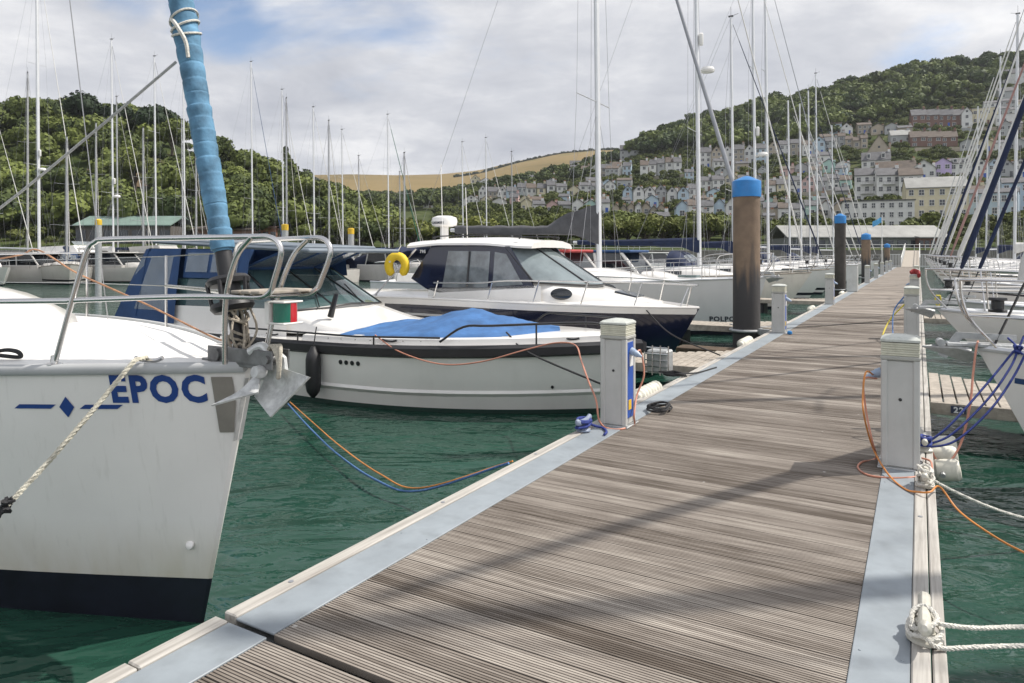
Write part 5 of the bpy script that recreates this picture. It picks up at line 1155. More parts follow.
for k, (px, Y, rz, L_, kw, lab) in enumerate([(-12, 40, -22, 9, dict(fly=True), 'white flybridge cruiser at the left edge just above the foredeck'), (88, 50, -15, 9, dict(canvas=cann), 'white cruiser with navy canopy beside the thin yellow-capped pile'), (165, 52, -12, 8, dict(canvas=canroyal), 'white cruiser with blue canopy behind the near bow rail'), (205, 58, -20, 9, dict(fly=True), 'white flybridge cruiser just left of the blue furled sail foot'), (258, 54, 165, 8, dict(canvas=cann), 'white cruiser behind the motorboat hardtop with navy canopy'), (415, 66, 170, 10, dict(fly=True), 'white flybridge cruiser seen over the navy cruiser stern'), (445, 52, -25, 8, dict(canvas=cann), 'white cruiser just left of the radar dome'), (35, 78, -15, 9, dict(canvas=cang), 'distant white cruiser with grey canopy at far left'), (148, 84, -15, 9, dict(), 'distant white cruiser in front of the green-roofed boatshed'), (310, 86, -15, 9, dict(), 'distant white cruiser in front of the wooded shore')]):
    mcruiser(lab, px, Y, rz, L_, **kw)
for k, (px, Y, mh_, kw, lab) in enumerate([(28, 60, 17, dict(cover=cann, hood=cann), 'white yacht bow-on at far left with navy covers'), (100, 63, 13, dict(cover=cang, hood=cang), 'white yacht bow-on left of the yellow-capped pile, grey covers'), (150, 60, 12, dict(cover=None, hood=canroyal), 'white yacht bow-on between the grey line and the blue furled sail'), (205, 66, 11, dict(cover=canw), 'short-masted white yacht bow-on by the foot of the blue furled sail'), (300, 66, 16, dict(cover=canroyal, hood=canroyal), 'white yacht bow-on with blue covers beyond the motorboat hardtop'), (345, 64, 13.4, dict(cover=cann), 'white yacht bow-on near the second yellow-capped pile'), (425, 62, 10, dict(cover=cann, hood=cann), 'short-masted white yacht bow-on behind the yellow lifebuoy'), (70, 47, 9, dict(cover=canroyal, hood=canroyal), 'low-masted white yacht with blue covers at far left'), (150, 72, 17, dict(cover=cann, hood=cann), 'white yacht with navy covers before the green-roofed boatshed'), (215, 74, 15, dict(cover=canw), 'white yacht with white cover behind the blue furled sail'), (390, 84, 12.5, dict(cover=cann), 'white yacht with navy cover, mast beside the blue and green furled ones'), (430, 88, 11, dict(cover=None), 'small far yacht with bare boom in the centre of the fairway'), (545, 84, 13, dict(cover=cann, hood=cann), 'white far yacht seen through the shrouds of the grey yacht')]):
    fy(lab, px, Y, -15 if Y > 71 else -55, L=10, mh=mh_, J=4, fr=.035, **kw)
mcruiser('white motor cruiser with red canopy between the grey and the cream yacht', 663, 22.2, -30.2, 7.2, canvas=canr, roofm=canr)
mcruiser('white motor cruiser with light blue canopy just beyond the cream-hulled yacht', 720, 24.5, -30.2, 7.5, canvas=ropel, roofm=canroyal)
mcruiser('red-canopied motor cruiser left of the mast with the grey sail cover', 590, 42, -30, 8, canvas=canr)
for k, (px, Y, rz, L_, kw, lab) in enumerate([(-12, 40, -22, 9, dict(fly=True), 'white flybridge cruiser at the left edge just above the foredeck'), (88, 50, -15, 9, dict(canvas=cann), 'white cruiser with navy canopy beside the thin yellow-capped pile'), (165, 52, -12, 8, dict(canvas=canroyal), 'white cruiser with blue canopy behind the near bow rail'), (205, 58, -20, 9, dict(fly=True), 'white flybridge cruiser just left of the blue furled sail foot'), (258, 54, 165, 8, dict(canvas=cann), 'white cruiser behind the motorboat hardtop with navy canopy'), (415, 66, 170, 10, dict(fly=True), 'white flybridge cruiser seen over the navy cruiser stern'), (445, 52, -25, 8, dict(canvas=cann), 'white cruiser just left of the radar dome'), (35, 78, -15, 9, dict(canvas=cang), 'distant white cruiser with grey canopy at far left'), (148, 84, -15, 9, dict(), 'distant white cruiser in front of the green-roofed boatshed'), (310, 86, -15, 9, dict(), 'distant white cruiser in front of the wooded shore')]):
    mcruiser(lab, px, Y, rz, L_, **kw)
for k, (px, Y, mh_, kw, lab) in enumerate([(28, 60, 17, dict(cover=cann, hood=cann), 'white yacht bow-on at far left with navy covers'), (100, 63, 13, dict(cover=cang, hood=cang), 'white yacht bow-on left of the yellow-capped pile, grey covers'), (150, 60, 12, dict(cover=None, hood=canroyal), 'white yacht bow-on between the grey line and the blue furled sail'), (205, 66, 11, dict(cover=canw), 'short-masted white yacht bow-on by the foot of the blue furled sail'), (300, 66, 16, dict(cover=canroyal, hood=canroyal), 'white yacht bow-on with blue covers beyond the motorboat hardtop'), (345, 64, 13.4, dict(cover=cann), 'white yacht bow-on near the second yellow-capped pile'), (425, 62, 10, dict(cover=cann, hood=cann), 'short-masted white yacht bow-on behind the yellow lifebuoy'), (70, 47, 9, dict(cover=canroyal, hood=canroyal), 'low-masted white yacht with blue covers at far left'), (150, 72, 17, dict(cover=cann, hood=cann), 'white yacht with navy covers before the green-roofed boatshed'), (215, 74, 15, dict(cover=canw), 'white yacht with white cover behind the blue furled sail'), (390, 84, 12.5, dict(cover=cann), 'white yacht with navy cover, mast beside the blue and green furled ones'), (430, 88, 11, dict(cover=None), 'small far yacht with bare boom in the centre of the fairway'), (545, 84, 13, dict(cover=cann, hood=cann), 'white far yacht seen through the shrouds of the grey yacht')]):
    fy(lab, px, Y, -15 if Y > 71 else -55, L=10, mh=mh_, J=4, fr=.035, **kw)
mcruiser('white motor cruiser with blue canopy between the two thick masts', 640, 48, -30, 8, canvas=ropel)
mcruiser('white motor cruiser with navy canopy behind the big blue-capped pile', 715, 60, -30, 9, canvas=cann)
for px, ty, Y, r, lab in [(98.5, 219, 30, .13, 'thin mooring pile with yellow cap behind the near bow rail'), (285, 224, 66, .3, 'yellow-capped mooring pile left of the motorboat hardtop'), (351, 228, 68, .3, 'yellow-capped mooring pile right of the motorboat hardtop')]:
    top = CAMZ+(HZ-ty)/F*Y; t = thing('mooring_pile', lab, 'pile', ((px-512)/F*Y, Y, -.5), 0, 'yellow-capped mooring piles')
    m = MB(); m.lathe([(r, 0), (r, top+.5-.3*r*3)], seg=16); m.build('shaft', galv, t); m = MB(); m.lathe([(r*1.05, top+.5-1.0*r*2), (r*1.05, top+.45), (r*.5, top+.5)], seg=16); m.build('cap', yelcap, t)
# far pontoons in the fairway (mooring walkways the yachts lie on)
for a, b_, lab in (((-42, 66), (-2, 80), 'long low mooring pontoon across the fairway on the left'),):
    t = MB(); A = Vector((*a, .25)); B_ = Vector((*b_, .25)); d = B_-A; t.box((A+B_)/2, (d.length, 1.6, .4), R=Matrix.Rotation(math.atan2(d.y, d.x), 3, 'Z')); tag(t.build('pontoon', timb, center=True), lab, 'pontoon')
# ------------------------------------------------------------------ terrain
YS = np.array([128, 150, 175, 200, 250, 320, 400, 480, 560], float)
KN = {-700: [250, 235, 200, 165, 110, 80, 80, 90, 110],
 -200: [250, 230, 190, 150, 110, 100, 120, 140, 160], 0: [250, 226, 180, 140, 122, 125, 140, 150, 160], 100: [250, 228, 184, 142, 124, 128, 140, 150, 160], 160: [250, 228, 188, 150, 134, 140, 150, 160, 170],
 215: [250, 232, 198, 168, 166, 170, 180, 185, 190], 270: [250, 236, 208, 190, 188, 192, 196, 198, 200], 320: [250, 240, 222, 208, 206, 208, 205, 203, 202], 375: [250, 247, 240, 234, 228, 222, 212, 206, 202],
 440: [250, 246, 241, 236, 228, 219, 210, 203, 200], 520: [250, 245, 239, 232, 220, 206, 194, 186, 186], 570: [250, 244, 238, 230, 215, 198, 184, 176, 176], 620: [250, 243, 237, 228, 212, 192, 174, 163, 166], 650: [250, 243, 236, 227, 211, 189, 165, 147, 150], 690: [250, 242, 235, 226, 210, 184, 158, 130, 136],
 768: [250, 241, 232, 222, 206, 176, 144, 112, 118], 850: [250, 240, 230, 218, 200, 164, 126, 94, 100], 920: [250, 239, 228, 215, 192, 154, 112, 77, 84], 1024: [250, 238, 226, 212, 188, 144, 102, 66, 72], 1200: [250, 238, 225, 210, 180, 130, 90, 60, 66], 1700: [250, 238, 225, 210, 180, 130, 90, 60, 66]}
KX = np.array(sorted(KN), float); KZ = np.array([[CAMZ+(HZ-y)/F*Y for y, Y in zip(KN[k], YS)] for k in sorted(KN)])
def ground(X, Y):
    X = np.asarray(X, float); Y = np.asarray(Y, float); q = np.clip(X/Y*F+512, KX[0], KX[-1]-1e-3); i = np.clip(np.searchsorted(KX, q, 'right')-1, 0, len(KX)-2); f = (q-KX[i])/(KX[i+1]-KX[i]); f = f*f*(3-2*f)*.5+f*.5
    yy = np.clip(Y, YS[0], YS[-1]-1e-3); j = np.clip(np.searchsorted(YS, yy, 'right')-1, 0, len(YS)-2); g = (yy-YS[j])/(YS[j+1]-YS[j])
    return (KZ[i, j]*(1-f)+KZ[i+1, j]*f)*(1-g)+(KZ[i, j+1]*(1-f)+KZ[i+1, j+1]*f)*g
def grd(x, y): return float(ground(x, y))
def hit(px, py):
    for Y in np.arange(130, 556, 1.0):
        if HZ-(grd((px-512)/F*Y, Y)-CAMZ)*F/Y <= py: return Y
    return 500.
def grid_terrain(name, x0, x1, nx, y0, y1, ny, fn, m):
    q = np.linspace(x0, x1, nx); Yv = np.linspace(y0, y1, ny); V = []
    for Y in Yv: X = (q-512)/F*Y; Z = fn(X, np.full(nx, Y)); V += list(zip(X.tolist(), [float(Y)]*nx, Z.tolist()))
    mb = MB(); mb.v = V; mb.f = [(j*nx+i, j*nx+i+1, (j+1)*nx+i+1, (j+1)*nx+i) for j in range(ny-1) for i in range(nx-1)]; mb.m = [0]*len(mb.f)
    return tag(mb.build(name, m, smooth=180, fix=False), kind='structure')
def hill_mat(name, cols, scale):
    m = bpy.data.materials.new(name); m.use_nodes = True; nt = m.node_tree; N = nt.nodes; L = nt.links; b = N['Principled BSDF']; b.inputs['Roughness'].default_value = .95; b.inputs['Specular IOR Level'].default_value = .1
    tc = N.new('ShaderNodeTexCoord'); n = N.new('ShaderNodeTexNoise'); n.inputs['Scale'].default_value = scale; n.inputs['Detail'].default_value = 9; n.inputs['Roughness'].default_value = .65; L.new(tc.outputs['Object'], n.inputs[0])
    r = N.new('ShaderNodeValToRGB'); e = r.color_ramp.elements; e[0].position = .3; e[0].color = (*cols[0], 1); e[1].position = .7; e[1].color = (*cols[-1], 1)
    for i, c in enumerate(cols[1:-1]): k = e.new(.3+.4*(i+1)/(len(cols)-1)); k.color = (*c, 1)
    L.new(n.outputs[0], r.inputs[0]); L.new(r.outputs[0], b.inputs['Base Color']); return m
grass_m = hill_mat('hillside_scrub', [(.020, .032, .010), (.038, .055, .016), (.06, .075, .025), (.12, .11, .06)], .16)
grid_terrain('hillside', -650, 1650, 300, 128, 559, 110, ground, grass_m)
mb = MB(); Xs = (np.array([-700, 512, 1700])-512)/F
field_m = hill_mat('ripe_field', [(.13, .10, .042), (.18, .135, .058), (.21, .155, .07), (.10, .105, .038)], .004)
# far field ridge
rx = np.array([-900, 250, 300, 350, 400, 440, 480, 512, 560, 600, 640, 700, 1700]); ry = np.array([185, 178, 175, 174, 175, 174, 170, 162, 152, 149, 150, 150, 150])
def far_hill(X, Y):
    q = X/Y*F+512; yr = np.interp(q, rx, ry); zt = CAMZ+(HZ-yr)/F*1250; s = np.clip((Y-620)/(1250-620), 0, 1); z0 = CAMZ+(HZ-214)/F*620
    return z0+(zt-z0)*(s**.9)-np.clip(Y-1250, 0, 1e9)*.15
grid_terrain('field_hill', -500, 1300, 160, 620, 1500, 40, far_hill, field_m)
tag(MB().add([((a-512)/F*559, 559, grd((a-512)/F*559, 558)-.3) for a in range(-600, 1601, 50)]+[((a-512)/F*640, 640, float(far_hill(np.array([(a-512)/F*640]), np.array([640.]))[0])) for a in range(-600, 1601, 50)], [(i, i+1, 45+i+1, 45+i) for i in range(44)]).build('valley_ground', grass_m, smooth=0), kind='structure')
# quay edge and shore
mb = MB(); mb.box((0, 129, 1.0), (700, 3.0, 3.6)); tag(mb.build('quay_wall', mat('quay_stone', (.16, .15, .13), .9, var=.4, vs=.6, bump=.6, bs=3)), 'long low stone quay wall along the far shore below the town', 'quay wall')
# ------------------------------------------------------------------ foliage
def leaf_mat(name, c0, c1):
    m = bpy.data.materials.new(name); m.use_nodes = True; nt = m.node_tree; N = nt.nodes; L = nt.links; b = N['Principled BSDF']; b.inputs['Roughness'].default_value = .7; b.inputs['Specular IOR Level'].default_value = .25
    at = N.new('ShaderNodeAttribute'); at.attribute_name = 'tint'; at.attribute_type = 'GEOMETRY'
    r = N.new('ShaderNodeValToRGB'); e = r.color_ramp.elements; e[0].position = 0; e[0].color = (*c0, 1); e[1].position = 1; e[1].color = (*c1, 1); L.new(at.outputs['Fac'], r.inputs[0]); L.new(r.outputs[0], b.inputs['Base Color'])
    return m
leaf = leaf_mat('broadleaf_foliage', (.026, .042, .011), (.155, .185, .042)); leafh = leaf_mat('hilltop_foliage', (.030, .050, .014), (.165, .20, .048)); leafy = leaf_mat('yellow_green_foliage', (.04, .06, .012), (.16, .17, .035)); leafd = leaf_mat('dark_conifer_foliage', (.008, .018, .008), (.03, .05, .02))
bark = mat('tree_bark', (.07, .055, .04), .9, var=.3, bump=.6)
def crown_np(rng, R, Hh, n, ls, kind='round', lobes=9):
    # returns quad centres, axes; foliage clumps on the surface of several lobes
    if kind == 'round':
        c = rng.normal(size=(lobes, 3)); c /= np.linalg.norm(c, axis=1)[:, None]; c[:, 2] = np.abs(c[:, 2])*.9-.25; c *= rng.uniform(.35, .72, (lobes, 1)); c = np.vstack([c, [[0, 0, .1]]]); r = np.append(rng.uniform(.30, .50, lobes), .6)
        c = c*np.array([R, R, Hh*.5]); rr = r[:, None]*np.array([R, R, Hh*.5])
    else:
        k = np.arange(lobes+1)/lobes; c = np.stack([rng.normal(size=lobes+1)*R*.22*(1-k*.6), rng.normal(size=lobes+1)*R*.22*(1-k*.6), (k-.5)*Hh], 1); w = np.maximum(.16, (1-k)**.8); rr = np.stack([R*w*.8, R*w*.8, np.full(lobes+1, Hh*.09)], 1)
    li = rng.integers(0, len(c), n); d = rng.normal(size=(n, 3)); d /= np.linalg.norm(d, axis=1)[:, None]; d[:, 2] = np.where(rng.random(n) < .6, np.abs(d[:, 2]), d[:, 2])
    p = c[li]+d*rr[li]*rng.uniform(.78, 1.08, (n, 1)); nn = d+rng.normal(size=(n, 3))*.45; nn /= np.linalg.norm(nn, axis=1)[:, None]
    a = np.cross(nn, rng.normal(size=(n, 3))); a /= np.linalg.norm(a, axis=1)[:, None]; b = np.cross(nn, a); s = ls*rng.uniform(.6, 1.35, (n, 1))
    q = np.stack([p-a*s-b*s*.7, p+a*s*.9-b*s, p+a*s+b*s*.8, p-a*s*.8+b*s], 1)
    return q, rng.uniform(-.16, .16, len(c))[li], c, rr
ICO = None
def core_np(c, rr, k=.80):
    global ICO
    if ICO is None:
        import bmesh
        bm = bmesh.new(); bmesh.ops.create_icosphere(bm, subdivisions=1, radius=1); ICO = (np.array([v.co[:] for v in bm.verts]), np.array([[v.index for v in f.verts] for f in bm.faces])); bm.free()
    V, Fc = ICO; return [(V*rr[i]*k+c[i], Fc) for i in range(len(c))]
def build_quads(name, Q, T, cores, m, parent=None):
    nq = len(Q); V = Q.reshape(-1, 3); faces_n = nq; vs = [V]; base = len(V); loops = [np.arange(nq*4)]; lt = [np.full(nq, 4)]; tint = [np.repeat(T, 1)]
    for (cv, cf, ct) in cores: vs.append(cv); loops.append((cf+base).ravel()); lt.append(np.full(len(cf), 3)); tint.append(np.full(len(cf), ct)); base += len(cv)
    V = np.vstack(vs); Lp = np.concatenate(loops); LT = np.concatenate(lt); T = np.concatenate(tint)
    me = bpy.data.meshes.new(name); me.vertices.add(len(V)); me.vertices.foreach_set('co', V.astype(np.float32).ravel()); me.loops.add(len(Lp)); me.loops.foreach_set('vertex_index', Lp.astype(np.int32))
    me.polygons.add(len(LT)); st = np.concatenate([[0], np.cumsum(LT)[:-1]]); me.polygons.foreach_set('loop_start', st.astype(np.int32)); me.update(calc_edges=True)
    at = me.attributes.new('tint', 'FLOAT', 'FACE'); at.data.foreach_set('value', np.clip(T, 0, 1).astype(np.float32)); me.materials.append(m)
    o = bpy.data.objects.new(name, me); COL.objects.link(o)
    if parent: o.parent = parent
    return o
rng = np.random.default_rng(5)
protos = [crown_np(rng, 1, 1.7, 1100, .058, lobes=12) for _ in range(7)]; pcon = [crown_np(rng, 1, 2.6, 700, .07, 'cone') for _ in range(3)]; pmin = [crown_np(rng, 1, 1.7, 340, .105, lobes=9) for _ in range(6)]
def wood(name, lab, pts, Rs, m, mini=False, con=.0, t0=.2, t1=.75, cat='woodland'):
    Q = []; T = []; C = []; PR = pmin if mini else protos
    for (x, y, z), R in zip(pts, Rs):
        pr = pcon[rng.integers(3)] if rng.random() < con else PR[rng.integers(len(PR))]; q, lt, c, rr = pr; a = rng.uniform(0, 6.28); M_ = np.array([[math.cos(a), -math.sin(a), 0], [math.sin(a), math.cos(a), 0], [0, 0, 1]]); o = np.array([x, y, z+R*.85]); tt = rng.uniform(t0, t1)
        Q.append((q*R) @ M_.T+o); T.append(np.clip(lt+tt+rng.uniform(-.1, .1, len(q)), 0, 1))
        for cv, cf in core_np(c, rr): C.append(((cv*R) @ M_.T+o, cf, tt*.9))
    o = build_quads(name, np.vstack(Q), np.concatenate(T), C, m); return tag(o, lab, cat, kind='stuff')
def scatter(x0, x1, y0, y1, sp, keep=lambda x, y, q: True):
    out = []; Y = y0
    while Y < y1:
        X = (x0-512)/F*Y
        while X < (x1-512)/F*Y:
            x = X+rng.uniform(-.45, .45)*sp; y = Y+rng.uniform(-.45, .45)*sp; q = x/y*F+512
            if y > 130.6 and keep(x, y, q): out.append((x, y, grd(x, y)))
            X += sp
        Y += sp
    return out
bare = [(84, 176, 22, 6), (150, 180, 15, 14), (193, 155, 24, 12)]          # clearings: ochre banks and a house
def clear_l(x, y, q):
    py = HZ-(grd(x, y)-CAMZ)*F/y
    return not any(abs(q-a) < c and b-2 < py-0 < b+d+9 for a, b, c, d in bare)
pts = scatter(-260, 385, 140, 275, 6.2, clear_l); wood('woodland', 'dense green wood covering the hillside behind the left moorings', pts, rng.uniform(2.0, 6.4, len(pts)), leaf, con=.03, t0=.02, t1=.88)
def ridge_top(q): return 1
HB = [(560, 150), (620, 158), (645, 156), (680, 150), (740, 150), (768, 148), (810, 143), (850, 127), (880, 122), (905, 113), (940, 104), (975, 98), (1000, 84), (1030, 74), (1200, 74)]
HYX = [a for a, b in HB]; HYY = [hit(a, b+3) for a, b in HB]
hy = lambda q: np.interp(q, HYX, HYY)
pts = scatter(600, 1330, 345, 556, 8.6, lambda x, y, q: y > hy(q)); wood('woodland', 'dark broadleaf wood crowning the hill above the terraced town', pts, rng.uniform(4.2, 8.6, len(pts)), leafh, mini=True, t0=.0, t1=.75)
pts = scatter(270, 600, 400, 556, 9.5, lambda x, y, q: rng.random() < (.9 if y < 470 or q < 500 else .35)); wood('woodland', 'dark tree belt at the foot of the ochre field in the middle', pts, rng.uniform(4, 7, len(pts)), leaf, mini=True, t0=.0, t1=.45)
# hedge lines on the far field
pts = []
for (pa_, pb_) in [((455, 1080), (520, 1190)), ((520, 1190), (640, 1240)), ((300, 1200), (330, 900))]:
    for k in range(60): s = k/60; q = pa_[0]+(pb_[0]-pa_[0])*s; Y = pa_[1]+(pb_[1]-pa_[1])*s; X = (q-512)/F*Y; pts.append((X, Y, float(far_hill(np.array([X]), np.array([Y]))[0])-2))
wood('hedgerow', 'dark hedgerow lines crossing the ochre field ridge', pts, rng.uniform(2.5, 4.5, len(pts)), leafd, mini=True, cat='hedgerow')
def tree(x, y, R, Hc, trunk, m, lab, name='tree', con=False, t=.5, grp='trees'):
    z = grd(x, y) if y > 131 else 3; T_ = thing(name, lab, 'tree', (x, y, z-.2), 0, grp); q, lt, c, rr = crown_np(rng, R, Hc, 1800, R*.055, 'cone' if con else 'round', 14)
    o = np.array([0, 0, trunk+Hc*.45]); tt = rng.uniform(t-.15, t+.15); build_quads('crown', q+o, lt+tt+rng.uniform(-.12, .12, len(q)), [(cv+o, cf, tt*.9) for cv, cf in core_np(c, rr, .75)], m, T_)
    b = MB(); b.tube([(0, 0, 0), (.1, 0, trunk*.6), (0, .1, trunk+Hc*.5)], [R*.09, R*.07, R*.03], 8)
    for k in range(4): a = k*1.6; b.tube([(0, .05, trunk*.8), (math.cos(a)*R*.5, math.sin(a)*R*.5, trunk+Hc*.45)], [R*.04, R*.015], 6)
    b.build('trunk', bark, T_)
def tpx(px, Y): return (px-512)/F*Y
for px, Y, R, Hc, con, m, lab in [(84, 212, 6.5, 13, False, leafd, 'dark spreading pine on the skyline above the left moorings'), (118, 205, 5.5, 10, False, leafd, 'dark round tree standing above the skyline beside the spreading pine'), (152, 200, 7, 12, False, leafd, 'large dark evergreen on the skyline left of the blue furled sail'), (30, 208, 8, 10, False, leaf, 'broad light green tree crowning the far left skyline'), (172, 198, 5, 9, False, leaf, 'rounded tree on the skyline just left of the blue furled sail'), (135, 170, 4.5, 9, False, leafy, 'light green tree beside the bare earth bank'), (250, 196, 5, 8, False, leaf, 'rounded tree at the right shoulder of the left wood'), (318, 180, 5, 8, False, leafy, 'bright green tree low on the shoulder of the left wood')]:
    tree(tpx(px, Y), Y, R, Hc, 4 if con else 3, m, lab, con=con, t=.45, grp='trees standing out of the left hillside wood')
ORD = 'first second third fourth fifth sixth seventh eighth ninth tenth eleventh twelfth thirteenth fourteenth fifteenth sixteenth seventeenth eighteenth nineteenth twentieth'.split()
names = ['first', 'second', 'third', 'fourth', 'fifth', 'sixth', 'seventh', 'eighth', 'ninth', 'tenth', 'eleventh', 'twelfth', 'thirteenth', 'fourteenth', 'fifteenth', 'sixteenth', 'seventeenth', 'eighteenth', 'nineteenth', 'twentieth']
for k, px in enumerate([352, 372, 392, 412, 432, 455, 478, 505, 530, 555, 582, 596, 612, 628, 645, 662, 678, 694, 708, 724]):
    Y = 138+(k*37 % 11); tree(tpx(px, Y), Y, 3.3+(k*13 % 5)*.35, 5.2+(k*7 % 4)*.6, 1.2, [leafy, leaf, leafy][k % 3], f'waterfront tree on the far quay, {names[k]} from the left of the row', t=.55 if k != 10 else .9, grp='row of trees on the far quay')
# ------------------------------------------------------------------ buildings
WALL = {'white': (.60, .60, .58), 'cream': (.56, .51, .36), 'grey': (.36, .37, .37), 'pale blue': (.40, .50, .58), 'lilac': (.46, .38, .58), 'brick': (.17, .10, .08), 'stone': (.30, .27, .22), 'beige': (.38, .33, .26), 'mint': (.36, .52, .47), 'pink': (.52, .36, .34)}
WM = {k: mat('wall_'+k.replace(' ', '_'), v, .85, var=.10, vs=.5, dirt=.15) for k, v in WALL.items()}
RM = {'slate': mat('roof_slate', (.085, .085, .09), .7, var=.3, vs=.6, bump=.4, bs=4), 'brown': mat('roof_brown_tile', (.10, .078, .062), .8, var=.3, vs=.6, bump=.4, bs=4), 'pale': mat('roof_pale', (.27, .27, .255), .7, var=.2, vs=.4, dirt=.2)}
winm = mat('house_window_glass', (.035, .042, .05), .15, var=.3, vs=.8); trimm = mat('white_window_trim', (.62, .62, .60), .6, var=0); potm = mat('chimney_pot', (.30, .13, .07), .8, var=.1)
def house(lab, px, base, wpx, hpx, wall='white', roof='slate', gable=False, rise=None, depth=None, nw=None, ns=None, dz=0, rot=0, Y=None, chim=1, dormer=False, balcony=False, door=True, grp='houses of the hillside town', name='house', flat=False, cat='house'):
    Y = Y or hit(px, base); x = (px-512)/F*Y; z = CAMZ+(HZ-base)/F*Y; w = wpx/F*Y; h = hpx/F*Y; d = depth or min(9, w*1.1+3); rise = (h*.35 if rise is None else rise/F*Y)
    t = thing(name, lab, cat, (x, Y, z-2.5), rot-math.atan2(x, Y)*.9+((int(abs(px)*7.3) % 11)-5)*.022, grp); D = d; w2 = w/2; e = 2.5
    b = MB(); b.box((0, D/2, (h+e)/2), (w, D, h+e))
    ov = .35
    if flat: pass
    elif gable: b.add([(-w2, 0, h+e), (w2, 0, h+e), (0, 0, h+e+rise-.05), (-w2, D, h+e), (w2, D, h+e), (0, D, h+e+rise-.05)], [(0, 1, 2), (5, 4, 3)])
    else: b.add([(-w2, 0, h+e), (-w2, D, h+e), (-w2, D/2, h+e+rise-.05), (w2, 0, h+e), (w2, D, h+e), (w2, D/2, h+e+rise-.05)], [(0, 2, 1), (3, 4, 5)])
    b.build('wall', WM[wall], t, smooth=0)
    b = MB(); z0 = h+e; th = .22
    if flat: b.box((0, D/2, z0+.12), (w+.5, D+.5, .25))
    elif gable:
        for s in (-1, 1): b.loft([[(s*(w2+ov), -ov, z0-rise*ov/w2), (0, -ov, z0+rise), (0, -ov, z0+rise+th), (s*(w2+ov), -ov, z0-rise*ov/w2+th)], [(s*(w2+ov), D+ov, z0-rise*ov/w2), (0, D+ov, z0+rise), (0, D+ov, z0+rise+th), (s*(w2+ov), D+ov, z0-rise*ov/w2+th)]], ring=True, caps=True)
    else:
        for s in (-1, 1): yy = D/2+s*(D/2+ov); b.loft([[(-w2-ov*.4, yy, z0-rise*ov/(D/2)), (-w2-ov*.4, D/2, z0+rise), (-w2-ov*.4, D/2, z0+rise+th), (-w2-ov*.4, yy, z0-rise*ov/(D/2)+th)], [(w2+ov*.4, yy, z0-rise*ov/(D/2)), (w2+ov*.4, D/2, z0+rise), (w2+ov*.4, D/2, z0+rise+th), (w2+ov*.4, yy, z0-rise*ov/(D/2)+th)]], ring=True, caps=True)
    rf = b.build('roof', RM[roof], t, smooth=0)
    for k in range(chim):
        cx = (w2-.6)*(1 if k == 0 else -1); b = MB(); zc = z0+(rise if not gable else rise*.4); b.box((cx, D/2, zc), (1.0, .8, 2.2)); b.build('chimney', WM['brick'] if wall == 'brick' else WM[wall], rf, smooth=0)
        b = MB(); b.lathe([(.14, 0), (.12, .5)], (cx-.22, D/2, zc+1.1), 8); b.lathe([(.14, 0), (.12, .5)], (cx+.22, D/2, zc+1.1), 8); b.build('chimney_pot', potm, rf)
    ns = ns or max(1, min(4, int(round(h/2.9)))); nw = nw or max(1, min(6, int(round(w/2.7))))
    fl = h/ns
    for j in range(ns):
        for i in range(nw):
            wx = -w2+w*(i+.5)/nw; wz = e+fl*(j+.52); ww = min(1.5, w/nw*.5)*(.85+.3*((i*7+j*3+int(px)) % 5)/5); wh = min(1.6, fl*.55)
            if door and j == 0 and i == nw//2 and nw > 1:
                b = MB(); b.box((wx, -.03, e+1.05), (.95, .08, 2.1)); b.build('door', [signblue, WM['brick'], winm][int(abs(px)) % 3], t, smooth=0); continue
            b = MB(); b.box((wx, -.02, wz), (ww, .10, wh)); wn_ = b.build('window', winm, t, smooth=0)
            b = MB()
            for dx, dz_, sx_, sz_ in ((0, wh/2, ww+.16, .09), (0, -wh/2, ww+.24, .12), (-ww/2, 0, .08, wh), (ww/2, 0, .08, wh), (0, 0, .06, wh), (0, 0, ww, .06)): b.box((wx+dx, -.06-.004*(dx == 0), wz+dz_), (sx_, .09, sz_))
            b.build('frame', trimm, wn_, smooth=0)
    if gable and rise > 2: b = MB(); b.box((0, -.03, z0+rise*.3), (.9, .1, 1.0)); b.build('window', winm, t, smooth=0)
    if dormer:
        for s in (-.5, .5):
            b = MB(); b.box((s*w2, D*.22, z0+rise*.45), (1.5, D*.28, rise*.7)); dm = b.build('dormer', WM[wall], rf, smooth=0); b = MB(); b.box((s*w2, D*.22-D*.14-.03, z0+rise*.5), (1.0, .08, rise*.4)); b.build('dormer_window', winm, dm, smooth=0)
    if balcony:
        for j in range(1, ns):
            b = MB(); b.box((0, -.6, e+fl*j), (w*.5, 1.2, .12)); bl = b.build('balcony', WM['white'], t, smooth=0); b = MB(); b.tube([(-w*.25, -1.15, e+fl*j+1.0), (w*.25, -1.15, e+fl*j+1.0)], .03, 5)
            for i in range(9): b.tube([(-w*.25+w*.5*i/8, -1.15, e+fl*j), (-w*.25+w*.5*i/8, -1.15, e+fl*j+1)], .02, 4)
            b.build('railing', blackm, bl, smooth=0)
    return t
FOOT = []
def hs(lab, px, base, wpx, hpx, *a, **k): 
    t = house(lab, px, base, wpx, hpx, *a, **k); FOOT.append((t.location.x, t.location.y, wpx/F*t.location.y)); return t
